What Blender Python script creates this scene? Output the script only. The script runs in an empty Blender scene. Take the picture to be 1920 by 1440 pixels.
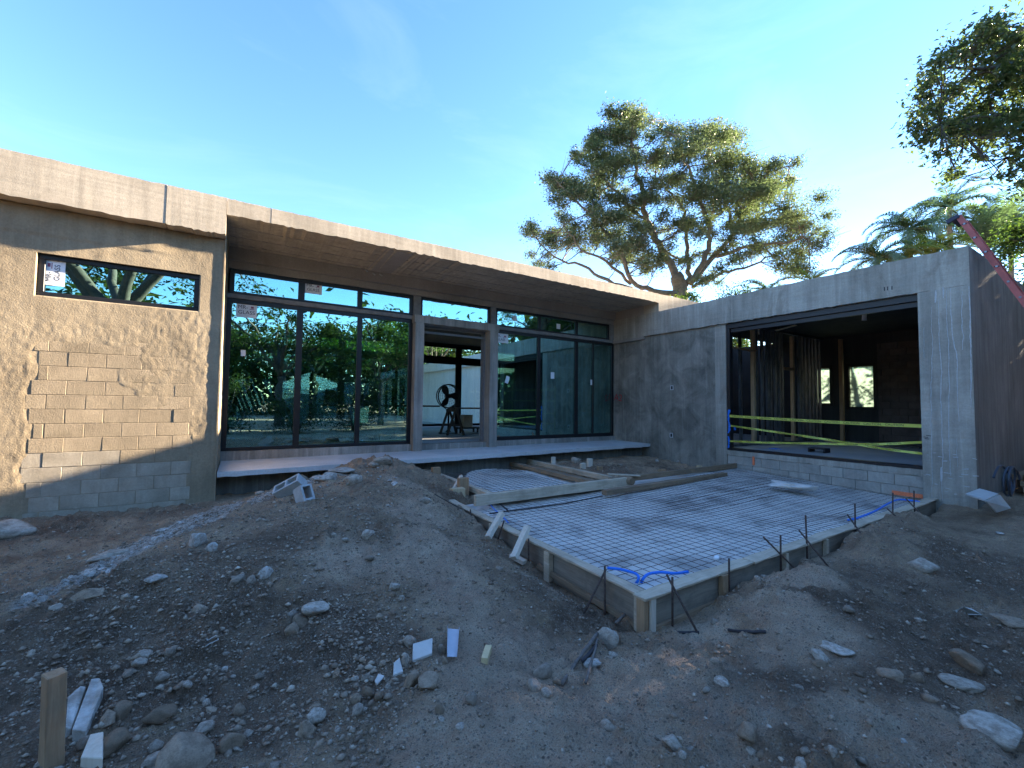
import bpy, bmesh, math, random
import numpy as np
from mathutils import Matrix, Vector
random.seed(11)
RNG = np.random.default_rng(11)
sc = bpy.context.scene
COL = sc.collection

# ------------------------------------------------------------------ camera
CAMR = np.array([[0.84588445, -0.03512005, -0.53220868],
                 [-0.53321784, -0.03214967, -0.84536686],
                 [0.01257899, 0.99886585, -0.04592155]])
EYE = np.array([0.0, 0.0, 1.62])
FPX = 807.2145
cam_d = bpy.data.cameras.new('camera')
cam_d.sensor_width = 36.0
cam_d.sensor_fit = 'HORIZONTAL'
cam_d.lens = 36.0 * FPX / 1920.0
cam_d.clip_start = 0.05
cam_d.clip_end = 3000.0
cam = bpy.data.objects.new('camera', cam_d)
mw = Matrix.Identity(4)
for i in range(3):
    for j in range(3):
        mw[i][j] = CAMR[i, j]
    mw[i][3] = EYE[i]
cam.matrix_world = mw
COL.objects.link(cam)
sc.camera = cam

# ------------------------------------------------------------------ light
SUN_EL = math.radians(17.2)
SUN_AZ = math.radians(-7.0)            # from +x towards +y
sdir = Vector((math.cos(SUN_EL) * math.cos(SUN_AZ), math.cos(SUN_EL) * math.sin(SUN_AZ), math.sin(SUN_EL)))
world = bpy.data.worlds.new('World')
sc.world = world
world.use_nodes = True
wn = world.node_tree
for n in list(wn.nodes):
    wn.nodes.remove(n)
sky = wn.nodes.new('ShaderNodeTexSky')
sky.sky_type = 'NISHITA'
sky.sun_disc = False
sky.sun_elevation = SUN_EL
sky.sun_rotation = math.radians(90) - SUN_AZ     # nishita: 0 = +y, clockwise
sky.altitude = 0
sky.air_density = 1.0
sky.dust_density = 0.0
sky.ozone_density = 2.0
bg = wn.nodes.new('ShaderNodeBackground')
bg.inputs['Strength'].default_value = 0.068
wo = wn.nodes.new('ShaderNodeOutputWorld')
hs = wn.nodes.new('ShaderNodeHueSaturation')
hs.inputs['Saturation'].default_value = 1.20
hs.inputs['Hue'].default_value = 0.510
wn.links.new(sky.outputs[0], hs.inputs['Color'])
# faint high cirrus
wtc = wn.nodes.new('ShaderNodeTexCoord'); wmp = wn.nodes.new('ShaderNodeMapping'); wmp.inputs['Scale'].default_value = (1.2, 2.6, 5.0); wmp.inputs['Rotation'].default_value = (0.2, 0.3, 0.7)
wnz = wn.nodes.new('ShaderNodeTexNoise'); wnz.inputs['Scale'].default_value = 1.6; wnz.inputs['Detail'].default_value = 7; wnz.inputs['Roughness'].default_value = 0.62; wnz.inputs['Distortion'].default_value = 0.6
wrp = wn.nodes.new('ShaderNodeValToRGB'); wrp.color_ramp.elements[0].position = 0.48; wrp.color_ramp.elements[1].position = 0.80
wrp.color_ramp.elements[1].color = (0.03, 0.03, 0.03, 1)
wmx = wn.nodes.new('ShaderNodeMix'); wmx.data_type = 'RGBA'; wmx.inputs[7].default_value = (7.0, 7.4, 8.0, 1)
wn.links.new(wtc.outputs['Generated'], wmp.inputs[0]); wn.links.new(wmp.outputs[0], wnz.inputs['Vector']); wn.links.new(wnz.outputs['Fac'], wrp.inputs[0])
wn.links.new(wrp.outputs[0], wmx.inputs['Factor']); wn.links.new(hs.outputs[0], wmx.inputs[6]); wn.links.new(wmx.outputs[2], bg.inputs['Color'])
wn.links.new(bg.outputs[0], wo.inputs['Surface'])
sun_d = bpy.data.lights.new('sun', 'SUN')
sun_d.energy = 5.0
sun_d.angle = math.radians(0.6)
sun_d.color = (1.0, 0.83, 0.63)
sun = bpy.data.objects.new('sun', sun_d)
sun.rotation_euler = sdir.to_track_quat('Z', 'Y').to_euler()
sun.location = (30, -5, 30)
COL.objects.link(sun)
sc.view_settings.view_transform = 'Standard'
sc.view_settings.look = 'None'
sc.view_settings.gamma = 1.0
sc.view_settings.exposure = 3.26
sc.view_settings.use_curve_mapping = False
sc.cycles.max_bounces = 10
sc.cycles.transparent_max_bounces = 24
sc.cycles.caustics_reflective = False
sc.cycles.caustics_refractive = False

# ------------------------------------------------------------------ pixel -> place on a known plane of the site
def ray(u, v):
    return CAMR @ np.array([(u - 960.0) / FPX, (720.0 - v) / FPX, -1.0])
def PX(u, v, x):
    d = ray(u, v); return EYE + d * ((x - EYE[0]) / d[0])
def PY(u, v, y):
    d = ray(u, v); return EYE + d * ((y - EYE[1]) / d[1])
def PZ(u, v, z):
    d = ray(u, v); return EYE + d * ((z - EYE[2]) / d[2])
def PD(u, v, depth):
    return EYE + ray(u, v) * depth

# ------------------------------------------------------------------ object helpers
def tag(o, label=None, cat=None, group=None, kind=None):
    if label: o['label'] = label
    if cat: o['category'] = cat
    if group: o['group'] = group
    if kind: o['kind'] = kind
    return o
def thing(name, label, cat, loc=(0, 0, 0), rotz=0.0, group=None):
    o = bpy.data.objects.new(name, None)
    o.empty_display_size = 0.2
    o.location = loc
    o.rotation_euler = (0, 0, rotz)
    COL.objects.link(o)
    tag(o, label, cat, group)
    return o
def wloc(p):
    m = Matrix.Identity(4)
    q = p
    chain = []
    while q is not None:
        chain.append(q); q = q.parent
    for q in reversed(chain):
        m = m @ q.matrix_parent_inverse @ q.matrix_basis if q.parent else q.matrix_basis.copy()
    return m
def link(name, me, mat, parent=None, loc=None, keep=True):
    o = bpy.data.objects.new(name, me)
    if mat is not None and len(me.materials) == 0:
        me.materials.append(mat)
    if loc is not None:
        o.location = loc
    COL.objects.link(o)
    if parent is not None:
        o.parent = parent
        if keep:
            o.matrix_parent_inverse = wloc(parent).inverted()
    return o
def copy_tree(o, loc=None, rot=None, scale=None, label=None, parent=None):
    c = o.copy()
    COL.objects.link(c)
    if parent is not None:
        c.parent = parent
    if loc is not None: c.location = loc
    if rot is not None: c.rotation_euler = rot
    if scale is not None: c.scale = scale
    if label: c['label'] = label
    for ch in list(o.children):
        copy_tree(ch, parent=c)
    return c

class MB:
    def __init__(self):
        self.v = []; self.f = []; self.n = 0; self.mi = []
    def add(self, vs, fs, mi=0):
        b = self.n
        self.v.extend([tuple(map(float, p)) for p in vs])
        self.n += len(vs)
        for f in fs:
            self.f.append(tuple(b + i for i in f)); self.mi.append(mi)
        return self
    def hexa(self, p, mi=0):
        return self.add(p, [(0, 3, 2, 1), (4, 5, 6, 7), (0, 1, 5, 4), (1, 2, 6, 5), (2, 3, 7, 6), (3, 0, 4, 7)], mi)
    def box(self, lo, hi, mi=0):
        x0, y0, z0 = lo; x1, y1, z1 = hi
        return self.hexa([(x0, y0, z0), (x1, y0, z0), (x1, y1, z0), (x0, y1, z0), (x0, y0, z1), (x1, y0, z1), (x1, y1, z1), (x0, y1, z1)], mi)
    def bar(self, p0, p1, w, h, up=(0, 0, 1), seg=1, amp=0.0, mi=0):
        """board along p0->p1: w sideways, h along 'up'"""
        p0 = np.array(p0, float); p1 = np.array(p1, float)
        d = p1 - p0; L = np.linalg.norm(d); d /= L
        up = np.array(up, float); s = np.cross(d, up); s /= np.linalg.norm(s); u = np.cross(s, d)
        vs = []; fs = []
        for i in range(seg + 1):
            c = p0 + d * L * i / seg
            for a, b in ((-1, -1), (1, -1), (1, 1), (-1, 1)):
                j = RNG.normal(0, amp, 3) if amp else 0
                vs.append(c + s * a * w / 2 + u * b * h / 2 + j)
        for i in range(seg):
            for k in range(4):
                a = i * 4 + k; b = i * 4 + (k + 1) % 4
                fs.append((a, b, b + 4, a + 4))
        fs.append((3, 2, 1, 0)); e = seg * 4
        fs.append((e, e + 1, e + 2, e + 3))
        return self.add(vs, fs, mi)
    def tube(self, pts, r, n=8, cap=True, mi=0):
        pts = [np.array(p, float) for p in pts]
        m = len(pts)
        rr = r if hasattr(r, '__len__') else [r] * m
        vs = []; fs = []
        ref = None
        for i in range(m):
            d = pts[min(i + 1, m - 1)] - pts[max(i - 1, 0)]
            nd = np.linalg.norm(d); d = d / nd if nd > 1e-9 else np.array([0, 0, 1.0])
            if ref is None:
                ref = np.array([0, 0, 1.0]) if abs(d[2]) < 0.9 else np.array([1.0, 0, 0])
            a = np.cross(d, ref); a /= np.linalg.norm(a) + 1e-12
            b = np.cross(a, d); ref = b
            for k in range(n):
                t = 2 * math.pi * k / n
                vs.append(pts[i] + (a * math.cos(t) + b * math.sin(t)) * rr[i])
        for i in range(m - 1):
            for k in range(n):
                k2 = (k + 1) % n
                fs.append((i * n + k, i * n + k2, (i + 1) * n + k2, (i + 1) * n + k))
        if cap:
            fs.append(tuple(range(n - 1, -1, -1))); fs.append(tuple((m - 1) * n + k for k in range(n)))
        return self.add(vs, fs, mi)
    def lathe(self, prof, c=(0, 0, 0), n=20, mi=0):
        vs = []; fs = []; m = len(prof)
        for r, z in prof:
            for k in range(n):
                t = 2 * math.pi * k / n
                vs.append((c[0] + r * math.cos(t), c[1] + r * math.sin(t), c[2] + z))
        for i in range(m - 1):
            for k in range(n):
                k2 = (k + 1) % n
                fs.append((i * n + k, i * n + k2, (i + 1) * n + k2, (i + 1) * n + k))
        return self.add(vs, fs, mi)
    def mesh(self, name, mats=None, smooth=False):
        me = bpy.data.meshes.new(name)
        me.from_pydata(self.v, [], self.f)
        if mats is not None:
            for m in (mats if isinstance(mats, (list, tuple)) else [mats]):
                me.materials.append(m)
            if isinstance(mats, (list, tuple)):
                me.polygons.foreach_set('material_index', self.mi)
        if smooth:
            me.polygons.foreach_set('use_smooth', [True] * len(me.polygons))
        me.update()
        return me
    def build(self, name, mat, parent=None, smooth=False, bevel=0.0, seg=1):
        o = link(name, self.mesh(name, mat, smooth), None, parent)
        if bevel > 0:
            m = o.modifiers.new('bevel', 'BEVEL'); m.width = bevel; m.segments = seg; m.limit_method = 'ANGLE'
        return o

def np_mesh(name, V, F, mat, smooth=False):
    """V (n,3), F (m,k) arrays -> mesh, fast"""
    V = np.asarray(V, np.float32); F = np.asarray(F, np.int32)
    me = bpy.data.meshes.new(name)
    k = F.shape[1]
    me.vertices.add(len(V)); me.vertices.foreach_set('co', V.ravel())
    me.loops.add(F.size); me.loops.foreach_set('vertex_index', F.ravel())
    me.polygons.add(len(F))
    me.polygons.foreach_set('loop_start', np.arange(0, F.size, k, dtype=np.int32))
    me.polygons.foreach_set('loop_total', np.full(len(F), k, np.int32))
    if smooth:
        me.polygons.foreach_set('use_smooth', np.ones(len(F), bool))
    if mat is not None:
        me.materials.append(mat)
    me.update(calc_edges=True)
    me.validate()
    return me

# value noise for geometry
_PERM = RNG.random((64, 64, 64)).astype(np.float32)
def vnoise(p):
    p = np.asarray(p, float)
    i = np.floor(p).astype(int); f = p - i; f = f * f * (3 - 2 * f)
    r = 0
    for dx in (0, 1):
        for dy in (0, 1):
            for dz in (0, 1):
                w = (f[..., 0] if dx else 1 - f[..., 0]) * (f[..., 1] if dy else 1 - f[..., 1]) * (f[..., 2] if dz else 1 - f[..., 2])
                r = r + w * _PERM[(i[..., 0] + dx) % 64, (i[..., 1] + dy) % 64, (i[..., 2] + dz) % 64]
    return r * 2 - 1
def fbm(x, y, z=0.0, oct=4, s=1.0):
    x = np.asarray(x, float); y = np.asarray(y, float); z = np.zeros_like(x) + z
    p = np.stack([x, y, z], -1) * s
    r = 0; a = 1.0
    for k in range(oct):
        r = r + a * vnoise(p + 17.3 * k); p = p * 2.03; a *= 0.5
    return r
def smooth01(t):
    t = np.clip(t, 0, 1); return t * t * (3 - 2 * t)

# ------------------------------------------------------------------ materials
class Mat:
    def __init__(self, name, rough=0.8, spec=0.3):
        self.m = bpy.data.materials.new(name); self.m.use_nodes = True
        self.nt = self.m.node_tree
        self.b = self.nt.nodes['Principled BSDF']
        self.b.inputs['Roughness'].default_value = rough
        self.b.inputs['Specular IOR Level'].default_value = spec
        self._tc = None
    def n(self, t, **kw):
        nd = self.nt.nodes.new(t)
        for k, v in kw.items(): setattr(nd, k, v)
        return nd
    def l(self, a, b): self.nt.links.new(a, b)
    def co(self, scale=(1, 1, 1), rnd=False, which='Object'):
        if self._tc is None: self._tc = self.n('ShaderNodeTexCoord')
        out = self._tc.outputs[which]
        if rnd:
            oi = self.n('ShaderNodeObjectInfo')
            ml = self.n('ShaderNodeMath', operation='MULTIPLY'); ml.inputs[1].default_value = 57.0
            self.l(oi.outputs['Random'], ml.inputs[0])
            va = self.n('ShaderNodeVectorMath', operation='ADD')
            self.l(out, va.inputs[0]); self.l(ml.outputs[0], va.inputs[1]); out = va.outputs[0]
        mp = self.n('ShaderNodeMapping'); mp.inputs['Scale'].default_value = scale
        self.l(out, mp.inputs['Vector']); return mp.outputs[0]
    def noise(self, vec, scale=5, detail=6, rough=0.6, dist=0.0):
        nd = self.n('ShaderNodeTexNoise'); nd.inputs['Scale'].default_value = scale
        nd.inputs['Detail'].default_value = detail; nd.inputs['Roughness'].default_value = rough
        nd.inputs['Distortion'].default_value = dist
        self.l(vec, nd.inputs['Vector']); return nd.outputs['Fac']
    def voro(self, vec, scale=5, feature='F1'):
        nd = self.n('ShaderNodeTexVoronoi', feature=feature); nd.inputs['Scale'].default_value = scale
        self.l(vec, nd.inputs['Vector']); return nd
    def ramp(self, fac, stops):
        nd = self.n('ShaderNodeValToRGB'); cr = nd.color_ramp
        while len(cr.elements) < len(stops): cr.elements.new(0.5)
        for e, (p, c) in zip(cr.elements, stops):
            e.position = p; e.color = (c, c, c, 1) if not hasattr(c, '__len__') else (c[0], c[1], c[2], 1)
        self.l(fac, nd.inputs[0]); return nd.outputs['Color']
    def mix(self, fac, a, b, mode='MIX'):
        nd = self.n('ShaderNodeMix', data_type='RGBA', blend_type=mode)
        for sock, val in ((nd.inputs['Factor'], fac), (nd.inputs[6], a), (nd.inputs[7], b)):
            if hasattr(val, 'links') or isinstance(val, bpy.types.NodeSocket): self.l(val, sock)
            elif hasattr(val, '__len__'): sock.default_value = (val[0], val[1], val[2], 1)
            elif sock.type == 'RGBA': sock.default_value = (val, val, val, 1)
            else: sock.default_value = val
        return nd.outputs[2]
    def math(self, op, a, b=0.0):
        nd = self.n('ShaderNodeMath', operation=op)
        for i, val in enumerate((a, b)):
            if isinstance(val, bpy.types.NodeSocket): self.l(val, nd.inputs[i])
            else: nd.inputs[i].default_value = val
        return nd.outputs[0]
    def bump(self, h, strength=0.4, dist=0.02, prev=None):
        nd = self.n('ShaderNodeBump'); nd.inputs['Strength'].default_value = strength; nd.inputs['Distance'].default_value = dist
        self.l(h, nd.inputs['Height'])
        if prev is not None: self.l(prev, nd.inputs['Normal'])
        return nd.outputs[0]
    def col(self, c):
        if isinstance(c, bpy.types.NodeSocket): self.l(c, self.b.inputs['Base Color'])
        else: self.b.inputs['Base Color'].default_value = (c[0], c[1], c[2], 1)
        return self
    def nrm(self, s): self.l(s, self.b.inputs['Normal']); return self

def concrete(name, dark, light, streak=0.35, patch=0.6, bump=0.35, pores=True, stain=None, rnd=False, rough=0.85, form=False, fine=1.0):
    m = Mat(name, rough=rough, spec=0.25)
    v = m.co((1, 1, 1), rnd)
    big = m.noise(v, patch, 7, 0.62, 0.6)
    base = m.mix(m.ramp(big, [(0.32, 0), (0.68, 1)]), dark, light)
    vs = m.co((4.0, 4.0, 0.28), rnd)
    st = m.noise(vs, 1.6, 6, 0.65)
    base = m.mix(m.math('MULTIPLY', m.ramp(st, [(0.42, 0), (0.62, 1)]), streak), base, tuple(c * 0.5 for c in dark))
    st2 = m.noise(m.co((7, 7, 0.3), rnd), 2.2, 5, 0.6)
    base = m.mix(m.math('MULTIPLY', m.ramp(st2, [(0.56, 0), (0.68, 1)]), streak * 0.7), base, tuple(min(1, c * 1.35) for c in light))
    fn = m.noise(v, 38 * fine, 5, 0.7)
    base = m.mix(0.35, base, m.ramp(fn, [(0.2, 0.25), (0.8, 0.75)]), 'OVERLAY')
    if stain is not None:
        sn = m.noise(m.co((1.5, 1.5, 0.5), rnd), 1.1, 6, 0.7, 1.0)
        base = m.mix(m.math('MULTIPLY', m.ramp(sn, [(0.56, 0), (0.66, 1)]), 0.6), base, stain)
    h = m.noise(v, 60 * fine, 6, 0.7)
    nb = m.bump(h, bump, 0.006)
    if form:
        fb = m.noise(m.co((0.5, 0.5, 9), rnd), 2.5, 4, 0.5)
        nb = m.bump(fb, 0.22, 0.010, nb)
        base = m.mix(0.13, base, m.ramp(fb, [(0.3, 0.3), (0.7, 0.7)]), 'OVERLAY')
    if pores:
        vo = m.voro(v, 34)
        pr = m.ramp(vo.outputs['Distance'], [(0.03, 0), (0.10, 1)])
        nb = m.bump(pr, 0.35, 0.006, nb)
        base = m.mix(m.math('MULTIPLY', m.math('SUBTRACT', 1.0, pr), 0.5), base, tuple(c * 0.4 for c in dark))
    m.col(base).nrm(nb)
    return m.m

def wood(name, a, b, axis='X', knots=True, rough=0.75, dirty=0.3, rnd=True):
    m = Mat(name, rough=rough, spec=0.25)
    s = {'X': (0.6, 9, 9), 'Y': (9, 0.6, 9), 'Z': (9, 9, 0.6)}[axis]
    g = m.noise(m.co(s, rnd), 4, 6, 0.65, 0.8)
    c = m.mix(m.ramp(g, [(0.3, 0), (0.7, 1)]), a, b)
    d = m.noise(m.co((1, 1, 1), rnd), 3.0, 6, 0.65)
    c = m.mix(m.math('MULTIPLY', m.ramp(d, [(0.45, 0), (0.65, 1)]), dirty), c, (0.10, 0.085, 0.07))
    m.col(c).nrm(m.bump(g, 0.4, 0.004))
    return m.m
def plain(name, c, rough=0.6, metal=0.0, spec=0.4, var=0.15, scale=20, bump=0.0):
    m = Mat(name, rough=rough, spec=spec); m.b.inputs['Metallic'].default_value = metal
    v = m.co((1, 1, 1), True)
    nz = m.noise(v, scale, 5, 0.6)
    m.col(m.mix(m.ramp(nz, [(0.3, 0), (0.7, 1)]), tuple(x * (1 - var) for x in c), tuple(min(1, x * (1 + var)) for x in c)))
    if bump: m.nrm(m.bump(nz, bump, 0.01))
    return m.m

# ================================================================== MATERIALS
m_plaster = concrete('sandy_plaster', (0.24, 0.19, 0.122), (0.38, 0.305, 0.20), 0.25, 0.9, 0.9, False, fine=0.8)
m_block_tan = concrete('plastered_block', (0.225, 0.18, 0.118), (0.37, 0.295, 0.195), 0.2, 1.2, 1.0, False, rnd=True)
m_block_grey = concrete('raw_block', (0.27, 0.255, 0.22), (0.43, 0.405, 0.345), 0.2, 2.0, 0.5, True, rnd=True)
m_block_pale = concrete('washed_block', (0.28, 0.24, 0.175), (0.43, 0.375, 0.285), 0.2, 2.0, 0.5, False, rnd=True)
m_mortar = concrete('mortar', (0.20, 0.18, 0.14), (0.30, 0.27, 0.21), 0.1, 2.0, 0.6, False)
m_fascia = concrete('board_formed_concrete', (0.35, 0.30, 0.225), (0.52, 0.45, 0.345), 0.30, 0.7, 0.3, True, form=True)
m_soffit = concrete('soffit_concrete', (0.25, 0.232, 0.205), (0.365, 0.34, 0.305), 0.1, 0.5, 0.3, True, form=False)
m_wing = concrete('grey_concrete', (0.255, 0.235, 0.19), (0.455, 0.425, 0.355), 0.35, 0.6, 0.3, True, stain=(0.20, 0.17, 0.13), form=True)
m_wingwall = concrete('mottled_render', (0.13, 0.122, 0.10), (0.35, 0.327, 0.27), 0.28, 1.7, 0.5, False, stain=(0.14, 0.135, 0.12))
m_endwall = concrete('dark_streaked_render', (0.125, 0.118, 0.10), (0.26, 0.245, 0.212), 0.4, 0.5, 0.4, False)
m_slab = concrete('porch_concrete', (0.46, 0.46, 0.44), (0.62, 0.61, 0.58), 0.08, 0.9, 0.25, True)
m_found = concrete('foundation_concrete', (0.13, 0.135, 0.12), (0.23, 0.23, 0.205), 0.5, 0.7, 0.4, True)
m_portal = concrete('portal_concrete', (0.22, 0.205, 0.175), (0.38, 0.355, 0.31), 0.5, 0.9, 0.4, True, form=False)
m_floor = concrete('floor_slab', (0.30, 0.31, 0.31), (0.42, 0.43, 0.43), 0.0, 0.7, 0.15, False, rough=0.6)
m_white_wall = concrete('whitewashed_block', (0.70, 0.71, 0.71), (0.86, 0.86, 0.85), 0.2, 0.5, 0.3, False)
m_frame = plain('black_aluminium', (0.012, 0.012, 0.013), rough=0.4, spec=0.4, var=0.1)
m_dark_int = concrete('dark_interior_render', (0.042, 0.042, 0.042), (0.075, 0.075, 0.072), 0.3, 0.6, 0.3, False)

def glass_mat(name, refl_tint, trans_tint, r0):
    m = Mat(name); nt = m.nt
    nt.nodes.remove(m.b)
    tr = m.n('ShaderNodeBsdfTransparent'); tr.inputs[0].default_value = (*trans_tint, 1)
    gl = m.n('ShaderNodeBsdfGlossy'); gl.inputs['Color'].default_value = (*refl_tint, 1); gl.inputs['Roughness'].default_value = 0.0
    wv = m.noise(m.co((1, 1, 1)), 0.9, 2, 0.4)
    bp = m.bump(wv, 0.10, 0.01)
    m.l(bp, gl.inputs['Normal'])
    lw = m.n('ShaderNodeLayerWeight'); lw.inputs['Blend'].default_value = 0.5
    f = m.math('ADD', m.math('MULTIPLY', m.math('POWER', lw.outputs['Facing'], 4.0), 0.6), r0)
    mx = m.n('ShaderNodeMixShader')
    m.l(f, mx.inputs[0]); m.l(tr.outputs[0], mx.inputs[1]); m.l(gl.outputs[0], mx.inputs[2])
    m.l(mx.outputs[0], nt.nodes['Material Output'].inputs[0])
    return m.m
m_glass = glass_mat('tinted_glass', (0.55, 0.96, 1.0), (0.42, 0.62, 0.60), 0.44)
m_glass_clear = glass_mat('clear_glass', (0.9, 0.95, 0.95), (0.75, 0.88, 0.86), 0.08)

# ================================================================== HOUSE
house = thing('concrete_house', 'unfinished flat-roofed concrete house with a deep porch and a projecting right wing', 'house', (4.0, 10.0, 0.0))

def rough_bar(mb, lo, hi, axis, seg, amp, low_amp=None):
    """box whose long edges wander a little, as cast concrete edges do; the lower edge can be more ragged"""
    lo = np.array(lo, float); hi = np.array(hi, float)
    a = axis; b, c = [(1, 2), (0, 2), (0, 1)][axis]
    ts = np.linspace(lo[a], hi[a], seg + 1)
    vs = []; fs = []
    prof = [(lo[b], lo[c]), (hi[b], lo[c]), (hi[b], hi[c]), (lo[b], hi[c])]
    for t in ts:
        for k, (pb, pc) in enumerate(prof):
            p = np.zeros(3); p[a] = t; p[b] = pb; p[c] = pc
            am = (low_amp if (low_amp and k in (0, 1)) else amp)
            p[b] += RNG.normal(0, 0.00015); p[c] += RNG.normal(0, am if c == 2 else 0.00015)
            if a == 2: p[b] += RNG.normal(0, am * 0.6)
            vs.append(p)
    for i in range(seg):
        for k in range(4):
            q = (i * 4 + k, i * 4 + (k + 1) % 4, (i + 1) * 4 + (k + 1) % 4, (i + 1) * 4 + k)
            fs.append(q)
    fs.append((3, 2, 1, 0)); e = seg * 4; fs.append((e, e + 1, e + 2, e + 3))
    mb.add(vs, fs)
    return mb

def fixn(o):
    bm = bmesh.new(); bm.from_mesh(o.data); bmesh.ops.recalc_face_normals(bm, faces=bm.faces); bm.to_mesh(o.data); bm.free()
    return o

XW = -0.29       # right end of the left block
YF = 8.20        # main fascia plane
YL = 8.435       # left wall plane
YG = 10.05       # glazing plane
# ---- left wall core (mortar behind blocks and plaster)
wx0, wx1, wz0, wz1 = -2.44, -0.62, 3.03, 3.625
mb = MB()
mb.box((-9, 8.47, -0.4), (wx0, 8.78, 4.262)); mb.box((wx1, 8.47, -0.4), (XW - 0.004, 8.78, 4.262))
mb.box((wx0, 8.47, -0.4), (wx1, 8.78, wz0)); mb.box((wx0, 8.47, wz1), (wx1, 8.78, 4.262))
mb.box((XW - 0.30, 8.78, -0.4), (XW - 0.004, 10.3, 4.62))
mb.box((-9, 8.78, 4.0), (XW - 0.31, 17, 4.26))
lw = mb.build('left_wall', m_mortar, house)
# return face of the porch jamb
mb = MB()
rough_bar(mb, (XW - 0.02, 8.425, -0.4), (XW, 10.2, 4.615), 2, 60, 0.0025)
fixn(mb.build('porch_jamb', m_plaster, house))
# ---- blocks of the left wall
def xl_of(z): return -2.43 + 0.05 * math.sin(z * 7) + (0.0 if z < 1.3 else 0.05 * (z - 1.3))
def xr_of(z): return -0.62
ZT = 2.46
blk_cache = {}
def block_mesh(w, h, d, mat, key):
    k = (round(w, 3), key)
    if k not in blk_cache:
        b = MB(); b.box((-w / 2, 0, 0), (w / 2, d, h))
        me = b.mesh('block', mat)
        bm = bmesh.new(); bm.from_mesh(me)
        ed = [e for e in bm.edges if all(abs(v.co.y) < 1e-6 for v in e.verts)]
        bmesh.ops.bevel(bm, geom=ed, offset=0.003, segments=1, affect='EDGES')
        bm.to_mesh(me); bm.free()
        blk_cache[k] = me
    return blk_cache[k]
def block(name, parent, x0, x1, z0, z1, y, mat, key, d=0.03, axis='y'):
    w = max(0.04, round((x1 - x0) / 0.05) * 0.05 - 0.009) if abs((x1 - x0) - 0.4) > 0.02 else 0.3935
    me = block_mesh(w, 0.1945, d, mat, key)
    o = bpy.data.objects.new(name, me)
    COL.objects.link(o)
    o.parent = parent; o.matrix_parent_inverse = wloc(parent).inverted()
    jig = RNG.normal(0, 0.0012)
    if axis == 'y':
        o.location = ((x0 + x1) / 2, y + jig, z0 + 0.003); o.rotation_euler = (RNG.normal(0, 0.004), RNG.normal(0, 0.003), RNG.normal(0, 0.003))
    else:
        o.location = (y + jig, (x0 + x1) / 2, z0 + 0.003); o.rotation_euler = (RNG.normal(0, 0.006), 0, -math.pi / 2 + RNG.normal(0, 0.005))
    return o
for k in range(-9, 4):
    z0 = 1.664 + 0.2 * k; zc = z0 + 0.1
    off = -1.868 if k % 2 else -2.072
    xl, xr = xl_of(zc), xr_of(zc)
    n0 = math.floor((xl - off) / 0.4)
    x = off + 0.4 * n0
    while x < xr:
        a, b = max(x, xl), min(x + 0.4, xr)
        if b - a > 0.07:
            grey = k <= -6 or (k == -5 and x < -1.6)
            block('block', lw, a, b, z0, z0 + 0.2, 8.4445, m_block_pale if grey else m_block_tan, 'p' if grey else 't')
        x += 0.4
# ---- plaster skin
def skin():
    xs = np.unique(np.concatenate([np.arange(-8.9, -3.2, 0.12), np.arange(-3.2, XW - 0.02, 0.022), [wx0, wx1, XW]]))
    zs = np.unique(np.concatenate([np.arange(-0.4, 4.26, 0.022), [wz0, wz1, 4.262]]))
    X, Z = np.meshgrid(xs, zs, indexing='ij')
    xl = np.array([xl_of(z) for z in zs])[None, :]; xr = np.array([xr_of(z) for z in zs])[None, :]
    d = np.minimum(np.minimum(X - xl, xr - X), ZT - 0.1 - Z) + 0.06 * fbm(X, Z, 3.1, 4, 5)
    stucco = smooth01((X + 1.55 + 0.45 * fbm(X, Z, 12.0, 4, 1.6)) / 0.35) * smooth01((Z - 1.15 + 0.5 * fbm(X, Z, 15.0, 4, 1.4)) / 0.5)
    d = d * (1 - stucco) - 0.12 * stucco
    t = smooth01(-d / 0.10 + 0.35)
    Y = 8.449 - 0.0075 * t * (0.65 + 0.35 * smooth01((-1.9 - X) / 0.5)) + 0.0022 * fbm(X, Z, 0.5, 5, 9)
    rough = smooth01((fbm(X, Z, 7.7, 3, 1.3) + 0.1) * 2) * (Z > 0.5) * (Z < 3.0)
    Y = Y + rough * 0.0026 * fbm(X * 1.0, Z * 0.6, 1.5, 3, 26) * t
    Y = Y - 0.012 * smooth01((Z - 3.86) / 0.03) * smooth01((-0.9 - X) / 0.3)
    # course lines showing faintly through the thin coat
    ph = (Z - 1.664) / 0.2; dj = np.abs(ph - np.round(ph)) * 0.2
    Y = Y + 0.0018 * np.exp(-(dj / 0.007) ** 2) * (Z < 3.0) * np.clip(0.6 + fbm(X, Z, 9, 3, 2.0), 0, 1)
    nx, nz = len(xs), len(zs)
    V = np.stack([X, Y, Z], -1).reshape(-1, 3)
    idx = np.arange(nx * nz).reshape(nx, nz)
    F = np.stack([idx[:-1, :-1], idx[1:, :-1], idx[1:, 1:], idx[:-1, 1:]], -1)
    cx = (xs[:-1] + xs[1:]) / 2; cz = (zs[:-1] + zs[1:]) / 2
    hole = ((cx > wx0) & (cx < wx1))[:, None] & ((cz > wz0) & (cz < wz1))[None, :]
    F = F[~hole]
    me = np_mesh('plaster_coat', V, F, m_plaster)
    bm = bmesh.new(); bm.from_mesh(me)
    be = [e for e in bm.edges if e.is_boundary]
    r = bmesh.ops.extrude_edge_only(bm, edges=be)
    for g in r['geom']:
        if isinstance(g, bmesh.types.BMVert): g.co.y = 8.5
    bm.to_mesh(me); bm.free()
    return link('plaster_coat', me, None, lw)
skin()
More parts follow.
